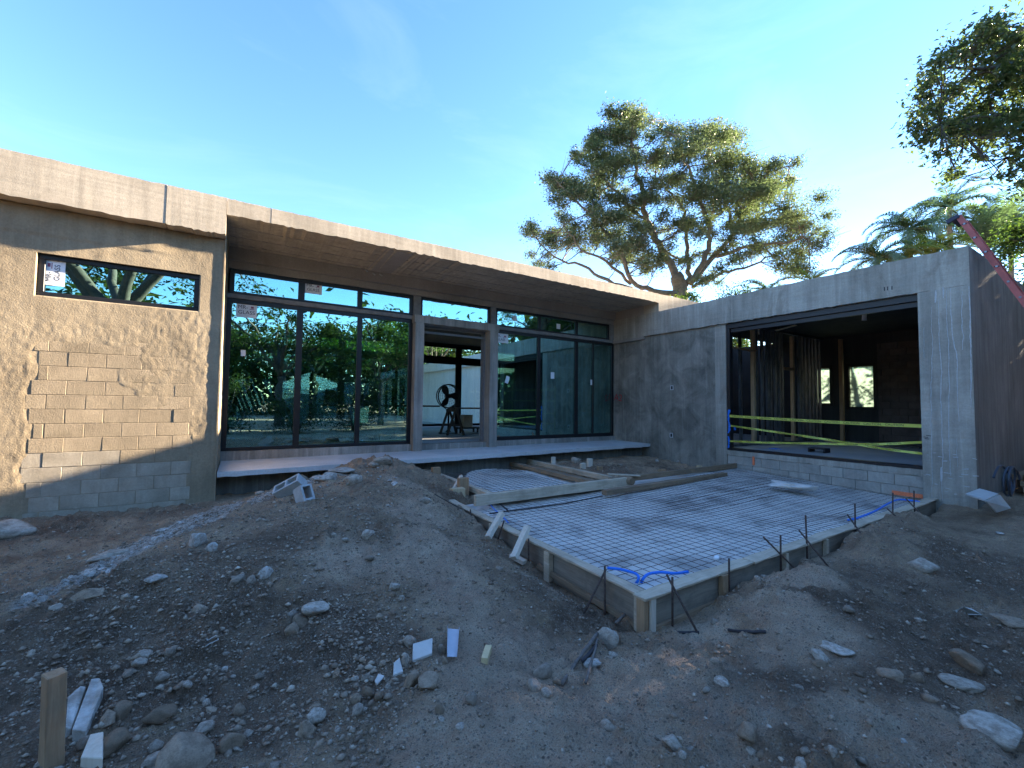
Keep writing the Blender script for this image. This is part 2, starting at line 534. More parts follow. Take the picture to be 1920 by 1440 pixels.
# ---- main roof and fascias
mb = MB(); rough_bar(mb, (-9, YF, 4.268), (-1.055, 8.9, 4.865), 0, 90, 0.004, 0.007); fixn(mb.build('roof_fascia', m_fascia, house))
mb = MB(); rough_bar(mb, (-1.05, YF - 0.004, 4.268), (-0.295, 8.9, 4.87), 0, 24, 0.005, 0.008); fixn(mb.build('roof_fascia', m_fascia, house))
mb = MB(); rough_bar(mb, (-0.29, YF + 0.002, 4.605), (0.33, 10.0, 4.866), 0, 12, 0.003, 0.008); fixn(mb.build('roof_fascia', m_fascia, house))
mb = MB(); rough_bar(mb, (0.334, YF, 4.605), (10.147, 10.0, 4.862), 0, 160, 0.003, 0.0065); fixn(mb.build('roof_fascia', m_fascia, house))
mb = MB(); rough_bar(mb, (10.15, YF + 0.003, 4.2), (16.5, 8.75, 4.862), 0, 50, 0.004, 0.006); fixn(mb.build('roof_fascia', m_fascia, house))
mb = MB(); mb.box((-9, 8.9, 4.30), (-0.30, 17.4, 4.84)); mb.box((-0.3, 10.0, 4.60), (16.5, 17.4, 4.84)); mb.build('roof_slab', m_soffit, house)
# soffit joint ribs and the patch near the middle (form board lines)
mb = MB()
for y in (8.75, 9.25, 9.7):
    mb.box((-0.28, y, 4.598), (10.1, y + 0.012, 4.62))
mb.box((2.3, 8.32, 4.599), (2.85, 9.98, 4.62))
mb.build('soffit_form_line', m_soffit, house)
# porch end wall (under the right end of the soffit)
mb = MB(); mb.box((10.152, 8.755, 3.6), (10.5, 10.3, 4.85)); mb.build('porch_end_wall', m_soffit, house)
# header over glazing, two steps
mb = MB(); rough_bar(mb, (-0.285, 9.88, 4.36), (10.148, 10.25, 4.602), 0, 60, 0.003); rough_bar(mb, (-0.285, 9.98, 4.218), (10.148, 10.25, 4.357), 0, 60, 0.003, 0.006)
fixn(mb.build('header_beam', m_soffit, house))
# conduit stubs in the header
m_pvc = plain('grey_pvc', (0.45, 0.46, 0.46))
for u, v in ((685, 506), (699, 512), (712, 514)):
    p = PY(u, v, 9.88); mb = MB(); mb.tube([p, p + np.array([0.03, -0.07, -0.05])], 0.018, 8); mb.build('conduit_stub', m_pvc, house)
# ---- porch slab (slightly out of level as cast)
def slab_pt(x, y, top): return (x, y, (0.456 + 0.0045 * (x + 0.3)) - (0 if top else 0.085))
mb = MB(); n = 80; vs = []; fs = []
for i in range(n + 1):
    x = XW + 0.012 + (10.21 - XW - 0.012) * i / n
    yf = 8.44 + 0.012 * (x + 0.3) + RNG.normal(0, 0.004)
    vs += [slab_pt(x, yf, 1), slab_pt(x, 10.2, 1), slab_pt(x, 10.2, 0)]
    q = slab_pt(x, yf, 0); vs.append((q[0], q[1] + 0.005, q[2] + RNG.normal(0, 0.006)))
for i in range(n):
    for k in range(4):
        fs.append((i * 4 + k, i * 4 + (k + 1) % 4, i * 4 + 4 + (k + 1) % 4, i * 4 + 4 + k))
fs += [(3, 2, 1, 0), (n * 4, n * 4 + 1, n * 4 + 2, n * 4 + 3)]
mb.add(vs, fs); fixn(mb.build('porch_slab', m_slab, house))
mb = MB(); mb.box((XW, 8.86, -0.5), (10.2, 9.2, 0.37)); mb.build('foundation_wall', m_found, house)
# ---- curbs under the glazing, portal
mb = MB()
for x0, x1 in ((XW, 3.46), (3.69, 5.50), (5.75, 10.2)):
    rough_bar(mb, (x0, 9.96, 0.45), (x1, 10.3, 0.632 if x0 != 3.69 else 0.615), 0, max(6, int((x1 - x0) * 6)), 0.002, 0.004)
fixn(mb.build('glazing_curb', m_portal, house))
mb = MB()
rough_bar(mb, (3.465, 9.84, 0.44), (3.685, 10.35, 3.53), 2, 30, 0.0025)
rough_bar(mb, (5.505, 9.84, 0.44), (5.745, 10.35, 3.53), 2, 30, 0.0025)
rough_bar(mb, (3.44, 9.835, 3.533), (5.77, 10.35, 3.72), 0, 24, 0.003, 0.004)
fixn(mb.build('door_portal', m_portal, house))
mb = MB(); mb.box((3.69, 10.12, 0.62), (3.72, 10.3, 3.53)); mb.box((5.47, 10.12, 0.62), (5.503, 10.3, 3.53)); mb.box((3.69, 10.12, 3.49), (5.5, 10.3, 3.53))
mb.box((3.72, 10.16, 3.35), (5.47, 10.22, 3.40))
mb.build('door_frame', plain('primed_grey_frame', (0.16, 0.17, 0.18)), house)
# transom bars
m_transom = plain('grey_render_bar', (0.20, 0.195, 0.185), rough=0.85, var=0.2, scale=9)
for a, b in (((XW, 9.99, 3.628), (3.46, 10.2, 3.713)), ((5.75, 9.99, 3.628), (10.16, 10.2, 3.713))):
    mb = MB(); rough_bar(mb, a, b, 0, 16, 0.002); fixn(mb.build('transom_bar', m_transom, house))
for a, b in (((3.46, 9.99, 3.723), (3.64, 10.2, 4.215)), ((5.60, 9.99, 3.723), (5.76, 10.2, 4.215)), ((10.0, 9.97, 3.716), (10.21, 10.2, 4.215))):
    mb = MB(); mb.box(a, b); mb.build('mullion_post', m_transom, house)
# ---- windows
def window(x0, x1, z0, z1, y, muls, name='window', glass=None, fw=0.075, fd=0.09, bottom=0.1, parent=None):
    w = MB()
    w.box((x0, y, z0), (x1, y + fd, z0 + bottom)); w.box((x0, y, z1 - fw), (x1, y + fd, z1))
    w.box((x0, y, z0 + bottom), (x0 + fw, y + fd, z1 - fw)); w.box((x1 - fw, y, z0 + bottom), (x1, y + fd, z1 - fw))
    for a, b in muls: w.box((a, y + 0.002, z0 + bottom), (b, y + fd - 0.002, z1 - fw))
    fr = w.build(name, m_frame, parent or house, bevel=0.004)
    xs = [x0 + fw] + [c for ab in muls for c in ab] + [x1 - fw]
    for a, b in zip(xs[::2], xs[1::2]):
        g = MB(); g.box((a - 0.008, y + 0.035, z0 + bottom - 0.008), (b + 0.008, y + 0.047, z1 - fw + 0.008))
        g.build('glass_pane', glass or m_glass, fr)
    return fr
window(XW, 3.46, 0.632, 3.625, YG - 0.02, [(0.945, 1.065), (2.18, 2.285)], fw=0.085, bottom=0.07)
window(XW + 0.03, 3.46, 3.716, 4.215, YG - 0.02, [(0.955, 1.08), (2.165, 2.27)], fw=0.08, bottom=0.055)
window(3.64, 5.60, 3.723, 4.215, YG - 0.02, [], fw=0.06, bottom=0.03)
window(5.76, 10.0, 3.716, 4.215, YG - 0.02, [(7.2, 7.29), (8.6, 8.69)], fw=0.06, bottom=0.05)
window(5.75, 10.2, 0.632, 3.625, YG - 0.02, [(7.17, 7.28), (8.58, 8.70), (9.3, 9.345)], fw=0.085, bottom=0.1)
window(wx0, wx1, wz0, wz1, 8.50, [], 'narrow_window', fw=0.07, bottom=0.07)
# ---- main room
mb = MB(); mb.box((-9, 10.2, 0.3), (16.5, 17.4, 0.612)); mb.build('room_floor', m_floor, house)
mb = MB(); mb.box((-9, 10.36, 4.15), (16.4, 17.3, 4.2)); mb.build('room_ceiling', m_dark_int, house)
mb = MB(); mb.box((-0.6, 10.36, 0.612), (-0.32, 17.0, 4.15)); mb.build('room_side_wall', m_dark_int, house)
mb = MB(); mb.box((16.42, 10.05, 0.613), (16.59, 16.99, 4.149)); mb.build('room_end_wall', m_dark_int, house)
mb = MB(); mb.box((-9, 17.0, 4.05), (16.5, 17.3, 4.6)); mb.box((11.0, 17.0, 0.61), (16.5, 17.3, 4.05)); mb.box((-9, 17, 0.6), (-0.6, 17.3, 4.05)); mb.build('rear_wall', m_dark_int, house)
window(-0.5, 11.0, 0.64, 3.35, 17.0, [(0.906, 1.233), (2.1, 2.19), (3.04, 3.29), (5.2, 5.3), (7.83, 8.11), (9.4, 9.5)], 'rear_window', m_glass_clear)
window(-0.5, 11.0, 3.50, 4.05, 17.0, [(0.906, 1.233), (3.04, 3.29), (5.2, 5.3), (7.83, 8.11)], 'rear_window', m_glass_clear)
mb = MB(); mb.box((-0.5, 17.0, 3.35), (11, 17.2, 3.50)); mb.build('rear_transom', m_frame, house)

# ================================================================== WING
XF = 10.15; XWL = 10.22; YC = 1.93
mb = MB(); rough_bar(mb, (XF, 1.932, 3.69), (XF + 0.3, 10.0, 4.345), 1, 110, 0.0035, 0.005)
fixn(mb.build('wing_fascia', m_wing, house))
mb = MB(); rough_bar(mb, (XF - 0.002, YC + 0.002, -0.4), (XF + 0.45, 2.585, 3.687), 2, 50, 0.003); fixn(mb.build('corner_pier', m_wing, house))
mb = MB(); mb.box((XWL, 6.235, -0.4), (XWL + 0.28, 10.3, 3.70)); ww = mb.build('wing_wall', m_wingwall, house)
mb = MB(); rough_bar(mb, (XWL - 0.012, 6.215, -0.3), (XWL + 0.28, 6.50, 3.69), 2, 30, 0.003); fixn(mb.build('jamb_strip', m_wing, house))
mb = MB(); mb.box((XWL + 0.02, 2.585, -0.4), (XWL + 0.28, 6.235, 0.545)); sill = mb.build('sill_wall', m_mortar, house)
mb = MB(); rough_bar(mb, (XWL - 0.006, 2.59, 0.43), (XWL + 0.3, 6.212, 0.548), 1, 40, 0.003, 0.01); fixn(mb.build('sill_cap', m_wing, house))
for k in range(3):
    z0 = 0.225 - 0.2 * k; off = 2.6 + 0.2 * (k % 2); y = off - 0.4
    while y < 6.2:
        a, b = max(y, 2.59), min(y + 0.4, 6.21)
        if b - a > 0.07: block('block', sill, a, b, z0, z0 + 0.2, XWL + 0.002, m_block_grey, 'g', axis='x')
        y += 0.4
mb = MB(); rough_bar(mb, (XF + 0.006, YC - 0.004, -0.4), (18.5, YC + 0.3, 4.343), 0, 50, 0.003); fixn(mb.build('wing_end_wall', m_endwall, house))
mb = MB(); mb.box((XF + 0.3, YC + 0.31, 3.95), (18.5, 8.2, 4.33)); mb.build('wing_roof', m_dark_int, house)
mb = MB(); mb.box((XWL + 0.28, YC + 0.31, 0.2), (18.5, 10.2, 0.56)); mb.build('wing_floor', m_floor, house)
# opening frame
mb = MB(); f0 = XWL + 0.01
mb.box((f0, 2.587, 3.56), (f0 + 0.14, 6.214, 3.69)); mb.box((f0, 6.13, 0.55), (f0 + 0.14, 6.214, 3.56)); mb.box((f0 + 0.03, 2.587, 0.55), (f0 + 0.14, 2.61, 3.56)); mb.box((f0 - 0.002, 2.587, 0.549), (f0 + 0.16, 6.13, 0.605))
mb.box((f0 + 0.05, 2.61, 3.46), (f0 + 0.10, 6.13, 3.559))
mb.build('opening_frame', m_frame, house, bevel=0.004)
# rear wall of the wing with two windows
XB = 16.6
mb = MB()
wa = [PX(u, v, XB) for u, v in ((1639, 763), (1592, 688), (1557, 756), (1522, 692))]
wins = [(wa[0][1], wa[1][1], wa[0][2], wa[1][2]), (wa[2][1], wa[3][1], wa[2][2], wa[3][2])]
w0, w1, w2, w3 = wins[0][0], wins[0][1], wins[1][0], wins[1][1]
mb.box((XB, 2.2, 0.56), (XB + 0.25, w0, 3.95)); mb.box((XB, w1, 0.56), (XB + 0.25, w2, 3.95)); mb.box((XB, w3, 0.56), (XB + 0.25, 10.2, 3.95))
for a, b, c, d in wins:
    mb.box((XB, a, 0.56), (XB + 0.25, b, c)); mb.box((XB, a, d), (XB + 0.25, b, 3.95))
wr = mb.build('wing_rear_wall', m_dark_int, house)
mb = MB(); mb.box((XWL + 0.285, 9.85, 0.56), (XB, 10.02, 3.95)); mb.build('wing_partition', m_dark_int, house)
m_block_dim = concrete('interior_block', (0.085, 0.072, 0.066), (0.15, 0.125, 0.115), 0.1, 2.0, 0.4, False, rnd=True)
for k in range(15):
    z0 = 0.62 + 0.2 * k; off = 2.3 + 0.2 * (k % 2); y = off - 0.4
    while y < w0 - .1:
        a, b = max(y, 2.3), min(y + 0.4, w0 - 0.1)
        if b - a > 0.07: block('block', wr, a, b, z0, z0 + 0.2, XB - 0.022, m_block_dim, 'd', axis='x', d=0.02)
        y += 0.4
m_frost = Mat('frosted_film', rough=0.5)
_tr = m_frost.n('ShaderNodeBsdfTranslucent'); _tr.inputs[0].default_value = (0.30, 0.36, 0.32, 1)
_tp = m_frost.n('ShaderNodeBsdfTransparent'); _tp.inputs[0].default_value = (0.35, 0.42, 0.38, 1)
_nz = m_frost.noise(m_frost.co((6, 6, 0.7)), 2.5, 5, 0.6)
_mx = m_frost.n('ShaderNodeMixShader'); m_frost.l(m_frost.ramp(_nz, [(0.35, 0.25), (0.65, 0.6)]), _mx.inputs[0])
m_frost.l(_tr.outputs[0], _mx.inputs[1]); m_frost.l(_tp.outputs[0], _mx.inputs[2]); m_frost.l(_mx.outputs[0], m_frost.nt.nodes['Material Output'].inputs[0])
for a, b, c, d in wins:
    w = MB(); t = 0.09
    w.box((XB - 0.03, a - t, c - t), (XB + 0.1, b + t, c)); w.box((XB - 0.03, a - t, d), (XB + 0.1, b + t, d + t)); w.box((XB - 0.03, a - t, c), (XB + 0.1, a, d)); w.box((XB - 0.03, b, c), (XB + 0.1, b + t, d))
    fr = w.build('rear_window', m_frame, house)
    g = MB(); g.box((XB + 0.05, a, c), (XB + 0.06, b, d)); g.build('film_pane', m_frost.m, fr)

# ================================================================== GROUND
def ctrl():
    pts = []
    def w(x, y, z): pts.append((x, y, z))
    def p(u, v, z):
        q = PZ(u, v, z); pts.append((q[0], q[1], z))
    def py(u, v, y):
        q = PY(u, v, y); pts.append(tuple(q))
    for x in (-8, -6, -4.5, -3.2, -2.2, -1.2, -0.5): w(x, 8.45, 0.0)
    for x in (-0.2, 0.4, 1.2): w(x, 8.7, 0.02)
    w(2.2, 8.75, 0.40); w(3.0, 8.8, 0.22); w(1.4, 8.72, 0.28); w(0.9, 8.68, 0.16)
    for u, v, z in [(720, 855, .58), (690, 866, .52), (650, 888, .46), (600, 900, .41), (540, 920, .34), (470, 962, .31), (400, 990, .38), (330, 1048, .36), (230, 1083, .31), (120, 1125, .20), (0, 1180, .15),
                    (440, 940, .08), (350, 985, .11), (250, 1032, .10), (150, 1077, .06), (80, 1108, .03), (0, 1000, 0.), (100, 1010, 0.), (200, 990, 0.), (0, 1080, -.02), (60, 1060, 0.),
                    (300, 1150, .15), (450, 1100, .26), (560, 1050, .32), (600, 985, .38), (650, 940, .38), (700, 910, .46), (740, 895, .46), (200, 1220, .05), (100, 1250, .05), (0, 1300, .03), (400, 1250, .05),
                    (550, 1180, .11), (700, 1040, .28), (760, 980, .34), (775, 925, .40), (850, 1020, .22), (900, 1080, .12), (950, 1130, .02), (1000, 1090, .0), (1050, 1130, -.12), (1100, 1172, -.2),
                    (800, 1130, .12), (880, 1200, .02), (700, 1180, .10), (700, 1300, .02), (900, 1300, -.02), (1000, 1250, -.05), (1065, 1225, -.13), (960, 1055, -.12), (1030, 1105, -.2), (1110, 1160, -.22),
                    (900, 1000, -.02), (835, 945, .12), (800, 890, .27), (480, 1440, 0.), (100, 1440, 0.), (960, 1440, 0.), (1440, 1440, .02), (1900, 1440, .05), (1200, 1250, -.12), (1300, 1300, -.04), (1150, 1350, -.03),
                    (1500, 1300, .03), (1280, 1172, -.18), (1350, 1132, -.15), (1440, 1090, -.13), (1560, 1035, -.10), (1690, 985, -.10), (1380, 1165, -.06), (1450, 1119, .09), (1540, 1057, .20), (1620, 996, .22),
                    (1700, 963, .15), (1600, 1100, .05), (1700, 1050, .05), (1800, 1000, .03), (1850, 950, .05), (1900, 925, .12), (1700, 1150, -.10), (1850, 1100, -.12), (1900, 1200, -.05), (1600, 1250, .05), (1750, 1320, .03)]:
        p(u, v, z)
    py(1100, 868, 8.3); py(1160, 862, 8.3); py(1230, 862, 8.1); py(1290, 868, 7.6); py(1345, 885, 6.9); py(1150, 892, 6.5); py(1240, 885, 6.6); py(1200, 875, 7.4)
    for x in (3.3, 4.5, 5.6): w(x, 8.8, 0.15); w(x, 7.0, 0.1)
    for x in (4, 6, 8, 10): w(x, 3.2, -.1); w(x, 5.2, -.1)
    w(12, 1.5, .08); w(14, .5, .1); w(11, -.5, .0); w(-5, 2, 0.); w(-5, 5, 0.); w(-2.5, 1, 0.); w(0, 0, 0.); w(3, -1.5, 0.05); w(7, -1.5, .05); w(0, -2, 0.); w(-3, -2, 0.)
    return np.array(pts)
CT = ctrl()
def _k(r): return np.sqrt(r * r + 0.05)
_A = _k(np.hypot(CT[:, None, 0] - CT[None, :, 0], CT[:, None, 1] - CT[None, :, 1])) + 0.02 * np.eye(len(CT)) * -1
_W = np.linalg.solve(_A, CT[:, 2])
def hbase(x, y):
    x = np.asarray(x, float); y = np.asarray(y, float)
    sh = x.shape; xf = x.ravel(); yf = y.ravel(); out = np.empty(xf.size)
    for i in range(0, xf.size, 40000):
        s = slice(i, i + 40000)
        out[s] = _k(np.hypot(xf[s, None] - CT[None, :, 0], yf[s, None] - CT[None, :, 1])) @ _W
    z = out.reshape(sh)
    dx = np.maximum(np.maximum(-5.5 - x, x - 13.0), 0); dy = np.maximum(np.maximum(-2.2 - y, y - 9.0), 0)
    fade = smooth01(1 - np.hypot(dx, dy) / 2.0)
    return np.clip(z, -0.35, 0.65) * fade
def form_mask(x, y):
    a = np.minimum(np.minimum(x - 2.80, 10.3 - x), np.minimum(y - 2.36, 6.35 - y))
    b = np.minimum(np.minimum(x - 3.36, 6.0 - x), np.minimum(y - 5.9, 8.9 - y))
    return np.maximum(a, b)
def hground(x, y):
    z = hbase(x, y)
    n = 0.045 * fbm(x, y, 0.3, 4, 1.7) + 0.016 * (0.5 - np.abs(fbm(x, y, 5.0, 4, 4.2))) + 0.015 * fbm(x, y, 6.0, 4, 8.0)
    clod = smooth01(fbm(x, y, 31.0, 3, 0.9) * 1.2 + 0.55)
    n = n + clod * (0.06 * np.clip(fbm(x, y, 9.0, 3, 10.0), 0, 1) + 0.030 * np.clip(fbm(x, y, 11.0, 2, 22.0), 0, 1)) + 0.005 * fbm(x, y, 2.0, 3, 42)
    near = smooth01((12 - np.hypot(x - 2, y - 4)) / 4)
    z = z + n * (0.35 + 0.65 * near)
    m = form_mask(x, y)
    t = smooth01((m + 0.02) / 0.05)
    return z * (1 - t) + np.minimum(z, -0.16) * t
def gz(x, y): return float(hground(np.array([x]), np.array([y]))[0])
def on_ground(u, v):
    d = ray(u, v); ts = np.linspace(1.0, 18, 900)
    q = EYE[None, :] + d[None, :] * ts[:, None]
    h = hground(q[:, 0], q[:, 1])
    i = int(np.argmax(q[:, 2] < h))
    return q[i].copy()

# distance to the pale spilled-cement band on the ridge
band_px = [(600, 893, .33), (530, 915, .26), (450, 945, .12), (380, 975, .13), (300, 1010, .12), (230, 1045, .1), (160, 1080, .07), (90, 1110, .03)]
BAND = np.array([on_ground(u, v)[:2] for u, v, z in band_px]); BWID = np.array([.36, .48, .52, .46, .40, .34, .28, .22])
def band_mask(x, y):
    best = np.full_like(x, -1.0)
    for i in range(len(BAND) - 1):
        a, b = BAND[i], BAND[i + 1]; d = b - a
        t = np.clip(((x - a[0]) * d[0] + (y - a[1]) * d[1]) / (d @ d), 0, 1)
        dist = np.hypot(x - a[0] - d[0] * t, y - a[1] - d[1] * t)
        wd = BWID[i] * (1 - t) + BWID[i + 1] * t
        best = np.maximum(best, 1 - dist / wd)
    return smooth01((best + 0.22 * fbm(x, y, 4.0, 4, 5.5)) / 0.3)
path_px = [((745, 900, .45), .35), ((780, 960, .35), .45), ((830, 1040, .22), .5), ((860, 1110, .12), .5), ((900, 1190, .02), .4), ((960, 1290, -.03), .5), ((1100, 1330, -.04), .6), ((1250, 1280, -.06), .45), ((950, 1420, 0.), .6), ((1330, 1190, -.1), .3), ((1450, 1130, .03), .25), ((1520, 1080, .1), .3), ((650, 1040, .27), .3), ((1700, 1390, .03), .35), ((1500, 1200, .0), .35)]
PATH = np.array([on_ground(q[0], q[1])[:2] for q, r in path_px]); PRAD = np.array([r for q, r in path_px])
def path_mask(x, y):
    m = np.full_like(x, -1.0)
    for c, r in zip(PATH, PRAD):
        m = np.maximum(m, 1 - np.hypot(x - c[0], y - c[1]) / (r * 1.35))
    return smooth01((m + 0.35 * fbm(x, y, 6.0, 4, 2.5)) / 0.6)
xs = np.concatenate([-5 - np.geomspace(0.1, 600, 26)[::-1], np.arange(-5, -2.6, 0.06), np.arange(-2.6, 5.0, 0.022), np.arange(5.0, 13, 0.045), 13 + np.geomspace(0.1, 600, 26)])
ys = np.concatenate([-2 - np.geomspace(0.1, 600, 26)[::-1], np.arange(-2, 0.2, 0.08), np.arange(0.2, 9.0, 0.024), np.arange(9.0, 10, .12), 10 + np.geomspace(0.1, 600, 26)])
Xg, Yg = np.meshgrid(xs, ys, indexing='ij')
Zg = hground(Xg, Yg)
Bm = band_mask(Xg, Yg); Pm = path_mask(Xg, Yg)
Zg = Zg + Bm * (0.020 * fbm(Xg, Yg, 3.3, 3, 12) + 0.010 * fbm(Xg, Yg, 6.3, 2, 30))
Zg = np.where((Yg > 8.5) & (Xg < 22) & (Xg > -9) & (Yg < 18), np.minimum(Zg, 0.3), Zg)
idx = np.arange(Xg.size).reshape(Xg.shape)
Fg = np.stack([idx[:-1, :-1], idx[1:, :-1], idx[1:, 1:], idx[:-1, 1:]], -1).reshape(-1, 4)

mg = Mat('excavated_soil', rough=0.95, spec=0.12)
v = mg.co((1, 1, 1))
at1 = mg.n('ShaderNodeAttribute', attribute_name='cement'); at2 = mg.n('ShaderNodeAttribute', attribute_name='trodden')
n1 = mg.noise(v, 1.3, 8, 0.65, 0.4)
soil = mg.mix(mg.ramp(n1, [(0.35, 0), (0.65, 1)]), (0.32, 0.212, 0.135), (0.53, 0.372, 0.245))
n2 = mg.noise(v, 7, 8, 0.7)
soil = mg.mix(mg.math('MULTIPLY', mg.ramp(n2, [(0.45, 0), (0.7, 1)]), 0.7), soil, (0.58, 0.43, 0.26))
tro = mg.mix(mg.ramp(mg.noise(v, 5, 8, 0.7), [(0.3, 0), (0.7, 1)]), (0.51, 0.36, 0.24), (0.72, 0.53, 0.37))
damp = mg.n('ShaderNodeAttribute', attribute_name='damp')
soil = mg.mix(mg.math('MULTIPLY', damp.outputs['Fac'], 0.85), soil, mg.mix(mg.ramp(n2, [(0.35, 0), (0.7, 1)]), (0.16, 0.108, 0.072), (0.34, 0.238, 0.158)))
soil = mg.mix(at2.outputs['Fac'], soil, tro)
cem = mg.mix(mg.ramp(mg.noise(v, 16, 6, 0.7), [(0.38, 0), (0.6, 1)]), (0.40, 0.355, 0.29), (0.74, 0.68, 0.59))
soil = mg.mix(at1.outputs['Fac'], soil, cem)
# fine gravel: grains with their own grey
def grains(scale, thr, amt, base):
    vo = mg.voro(v, scale); vo.inputs['Randomness'].default_value = 1.0
    sep = mg.n('ShaderNodeSeparateColor'); mg.l(vo.outputs['Color'], sep.inputs[0])
    on = mg.math('MULTIPLY', mg.ramp(sep.outputs[0], [(thr, 0), (thr + 0.02, 1)]), mg.ramp(vo.outputs['Distance'], [(0.3, 1), (0.48, 0)]))
    gc = mg.mix(sep.outputs[1], (0.16, 0.12, 0.085), (0.50, 0.42, 0.32))
    return mg.mix(mg.math('MULTIPLY', on, amt), base, gc), on
soil, o1 = grains(95, 0.55, 0.8, soil)
soil, o2 = grains(48, 0.72, 0.85, soil)
fn = mg.noise(v, 120, 4, 0.75)
soil = mg.mix(0.65, soil, mg.ramp(fn, [(0.25, 0.15), (0.75, 0.85)]), 'OVERLAY')
soil = mg.mix(0.5, soil, mg.ramp(mg.noise(v, 2.6, 7, 0.7, 0.8), [(0.3, 0.25), (0.7, 0.75)]), 'OVERLAY')
nb = mg.bump(mg.noise(v, 9, 6, 0.7), 0.7, 0.07)
nb = mg.bump(mg.noise(v, 30, 8, 0.78), 1.0, 0.045, nb)
nb = mg.bump(o1, 0.6, 0.006, nb); nb = mg.bump(o2, 0.7, 0.012, nb); nb = mg.bump(fn, 0.5, 0.006, nb)
mg.col(soil).nrm(nb)
gme = np_mesh('ground', np.stack([Xg, Yg, Zg], -1).reshape(-1, 3), Fg, mg.m, smooth=True)
DMP = [((250, 1170), .55), ((120, 1240), .6), ((400, 1060), .4), ((520, 1010), .35), ((330, 1250), .5), ((620, 1160), .35), ((1640, 1090), .45), ((1730, 1150), .6), ((1840, 1060), .6), ((1560, 1130), .35), ((1690, 1200), .5), ((1000, 1100), .2), ((1250, 880), .6), ((1150, 880), .5), ((480, 1290), .4), ((700, 1230), .3), ((840, 930), .25), ((1850, 1230), .5), ((1100, 1160), .25), ((1430, 1110), .25), ((300, 960), .35), ((100, 985), .5), ((1420, 1300), .4)]
Dm = np.full_like(Xg, -1.0)
for (u, v_), r in DMP:
    q = on_ground(u, v_); Dm = np.maximum(Dm, 1 - np.hypot(Xg - q[0], Yg - q[1]) / (r * 1.5))
Dm = smooth01((Dm + .45 * fbm(Xg, Yg, 8.0, 4, 2.2)) / .55)
for nm, arr in (('cement', Bm), ('trodden', Pm), ('damp', Dm)):
    a = gme.attributes.new(nm, 'FLOAT', 'POINT'); a.data.foreach_set('value', np.clip(arr, 0, 1).astype(np.float32).ravel())
ground = link('ground', gme, None)
tag(ground, 'dug-over brown soil with rubble and trodden paths around the house', kind='structure')

# ================================================================== FORMWORK
m_board_x = wood('weathered_board_x', (0.46, 0.36, 0.245), (0.64, 0.53, 0.385), 'X', dirty=0.35)
m_board_y = wood('weathered_board_y', (0.45, 0.34, 0.225), (0.64, 0.52, 0.375), 'Y', dirty=0.35)
m_ply_x = wood('stained_ply_x', (0.20, 0.165, 0.12), (0.33, 0.28, 0.21), 'X', dirty=0.6)
m_ply_y = wood('stained_ply_y', (0.20, 0.155, 0.11), (0.31, 0.25, 0.185), 'Y', dirty=0.6)
m_beam_x = wood('brown_beam_x', (0.20, 0.13, 0.075), (0.34, 0.24, 0.15), 'X', dirty=0.4)
m_beam_y = wood('brown_beam_y', (0.20, 0.13, 0.075), (0.34, 0.24, 0.15), 'Y', dirty=0.4)
m_stake = wood('yellow_stake', (0.46, 0.33, 0.18), (0.62, 0.48, 0.30), 'Z', dirty=0.2)
m_stake_b = wood('brown_stake', (0.30, 0.18, 0.095), (0.46, 0.30, 0.17), 'Z', dirty=0.3)
m_pale = wood('pale_timber', (0.60, 0.50, 0.37), (0.74, 0.65, 0.52), 'Z', dirty=0.12)
m_rust = plain('rusty_steel', (0.085, 0.055, 0.042), rough=0.85, var=0.45, scale=40, bump=0.3)
m_darksteel = plain('dark_bar', (0.04, 0.035, 0.035), rough=0.7, var=0.3)

form = thing('slab_formwork', 'low timber formwork of capped boards around the rebar slab', 'formwork', (2.8, 2.4, -0.1))
ZT_ = 0.09
mb = MB()
xsF = [2.765, 4.35, 6.4, 8.3, 10.14]
for i in range(4):
    a, b = xsF[i], xsF[i + 1] - 0.004
    f = MB(); y0 = 2.432 + 0.008 * i + RNG.normal(0, 0.004)
    f.bar((a, y0, ZT_ - 0.011 + RNG.normal(0, .003)), (b, y0 + 0.008, ZT_ - 0.011 + RNG.normal(0, .003)), 0.135, 0.022, seg=10, amp=0.003)
    f.build('cap_board', m_board_x, form, bevel=0.003)
for a, b in ((2.83, 5.6), (5.61, 8.2), (8.21, 10.14)):
    f = MB(); f.bar((a, 2.42 + 0.003 * (a - 2.8), -0.09), (b, 2.42 + 0.003 * (b - 2.8), -0.09), 0.022, 0.31, seg=8, amp=0.002); f.build('form_board', m_ply_x, form)
ysB = [2.505, 4.3, 6.33]
for i in range(2):
    f = MB(); f.bar((2.848 + .008 * i, ysB[i], ZT_ - 0.013), (2.855 + .012 * i, ysB[i + 1] - 0.004, ZT_ - 0.011 + 0.006 * i), 0.115, 0.022, seg=10, amp=0.003); f.build('cap_board', m_board_y, form, bevel=0.003)
    f = MB(); f.bar((2.855, ysB[i] - 0.1 * (i == 0), -0.10), (2.865, ysB[i + 1] - 0.005, -0.08), 0.022, 0.31, seg=8, amp=0.002); f.build('form_board', m_ply_y, form)
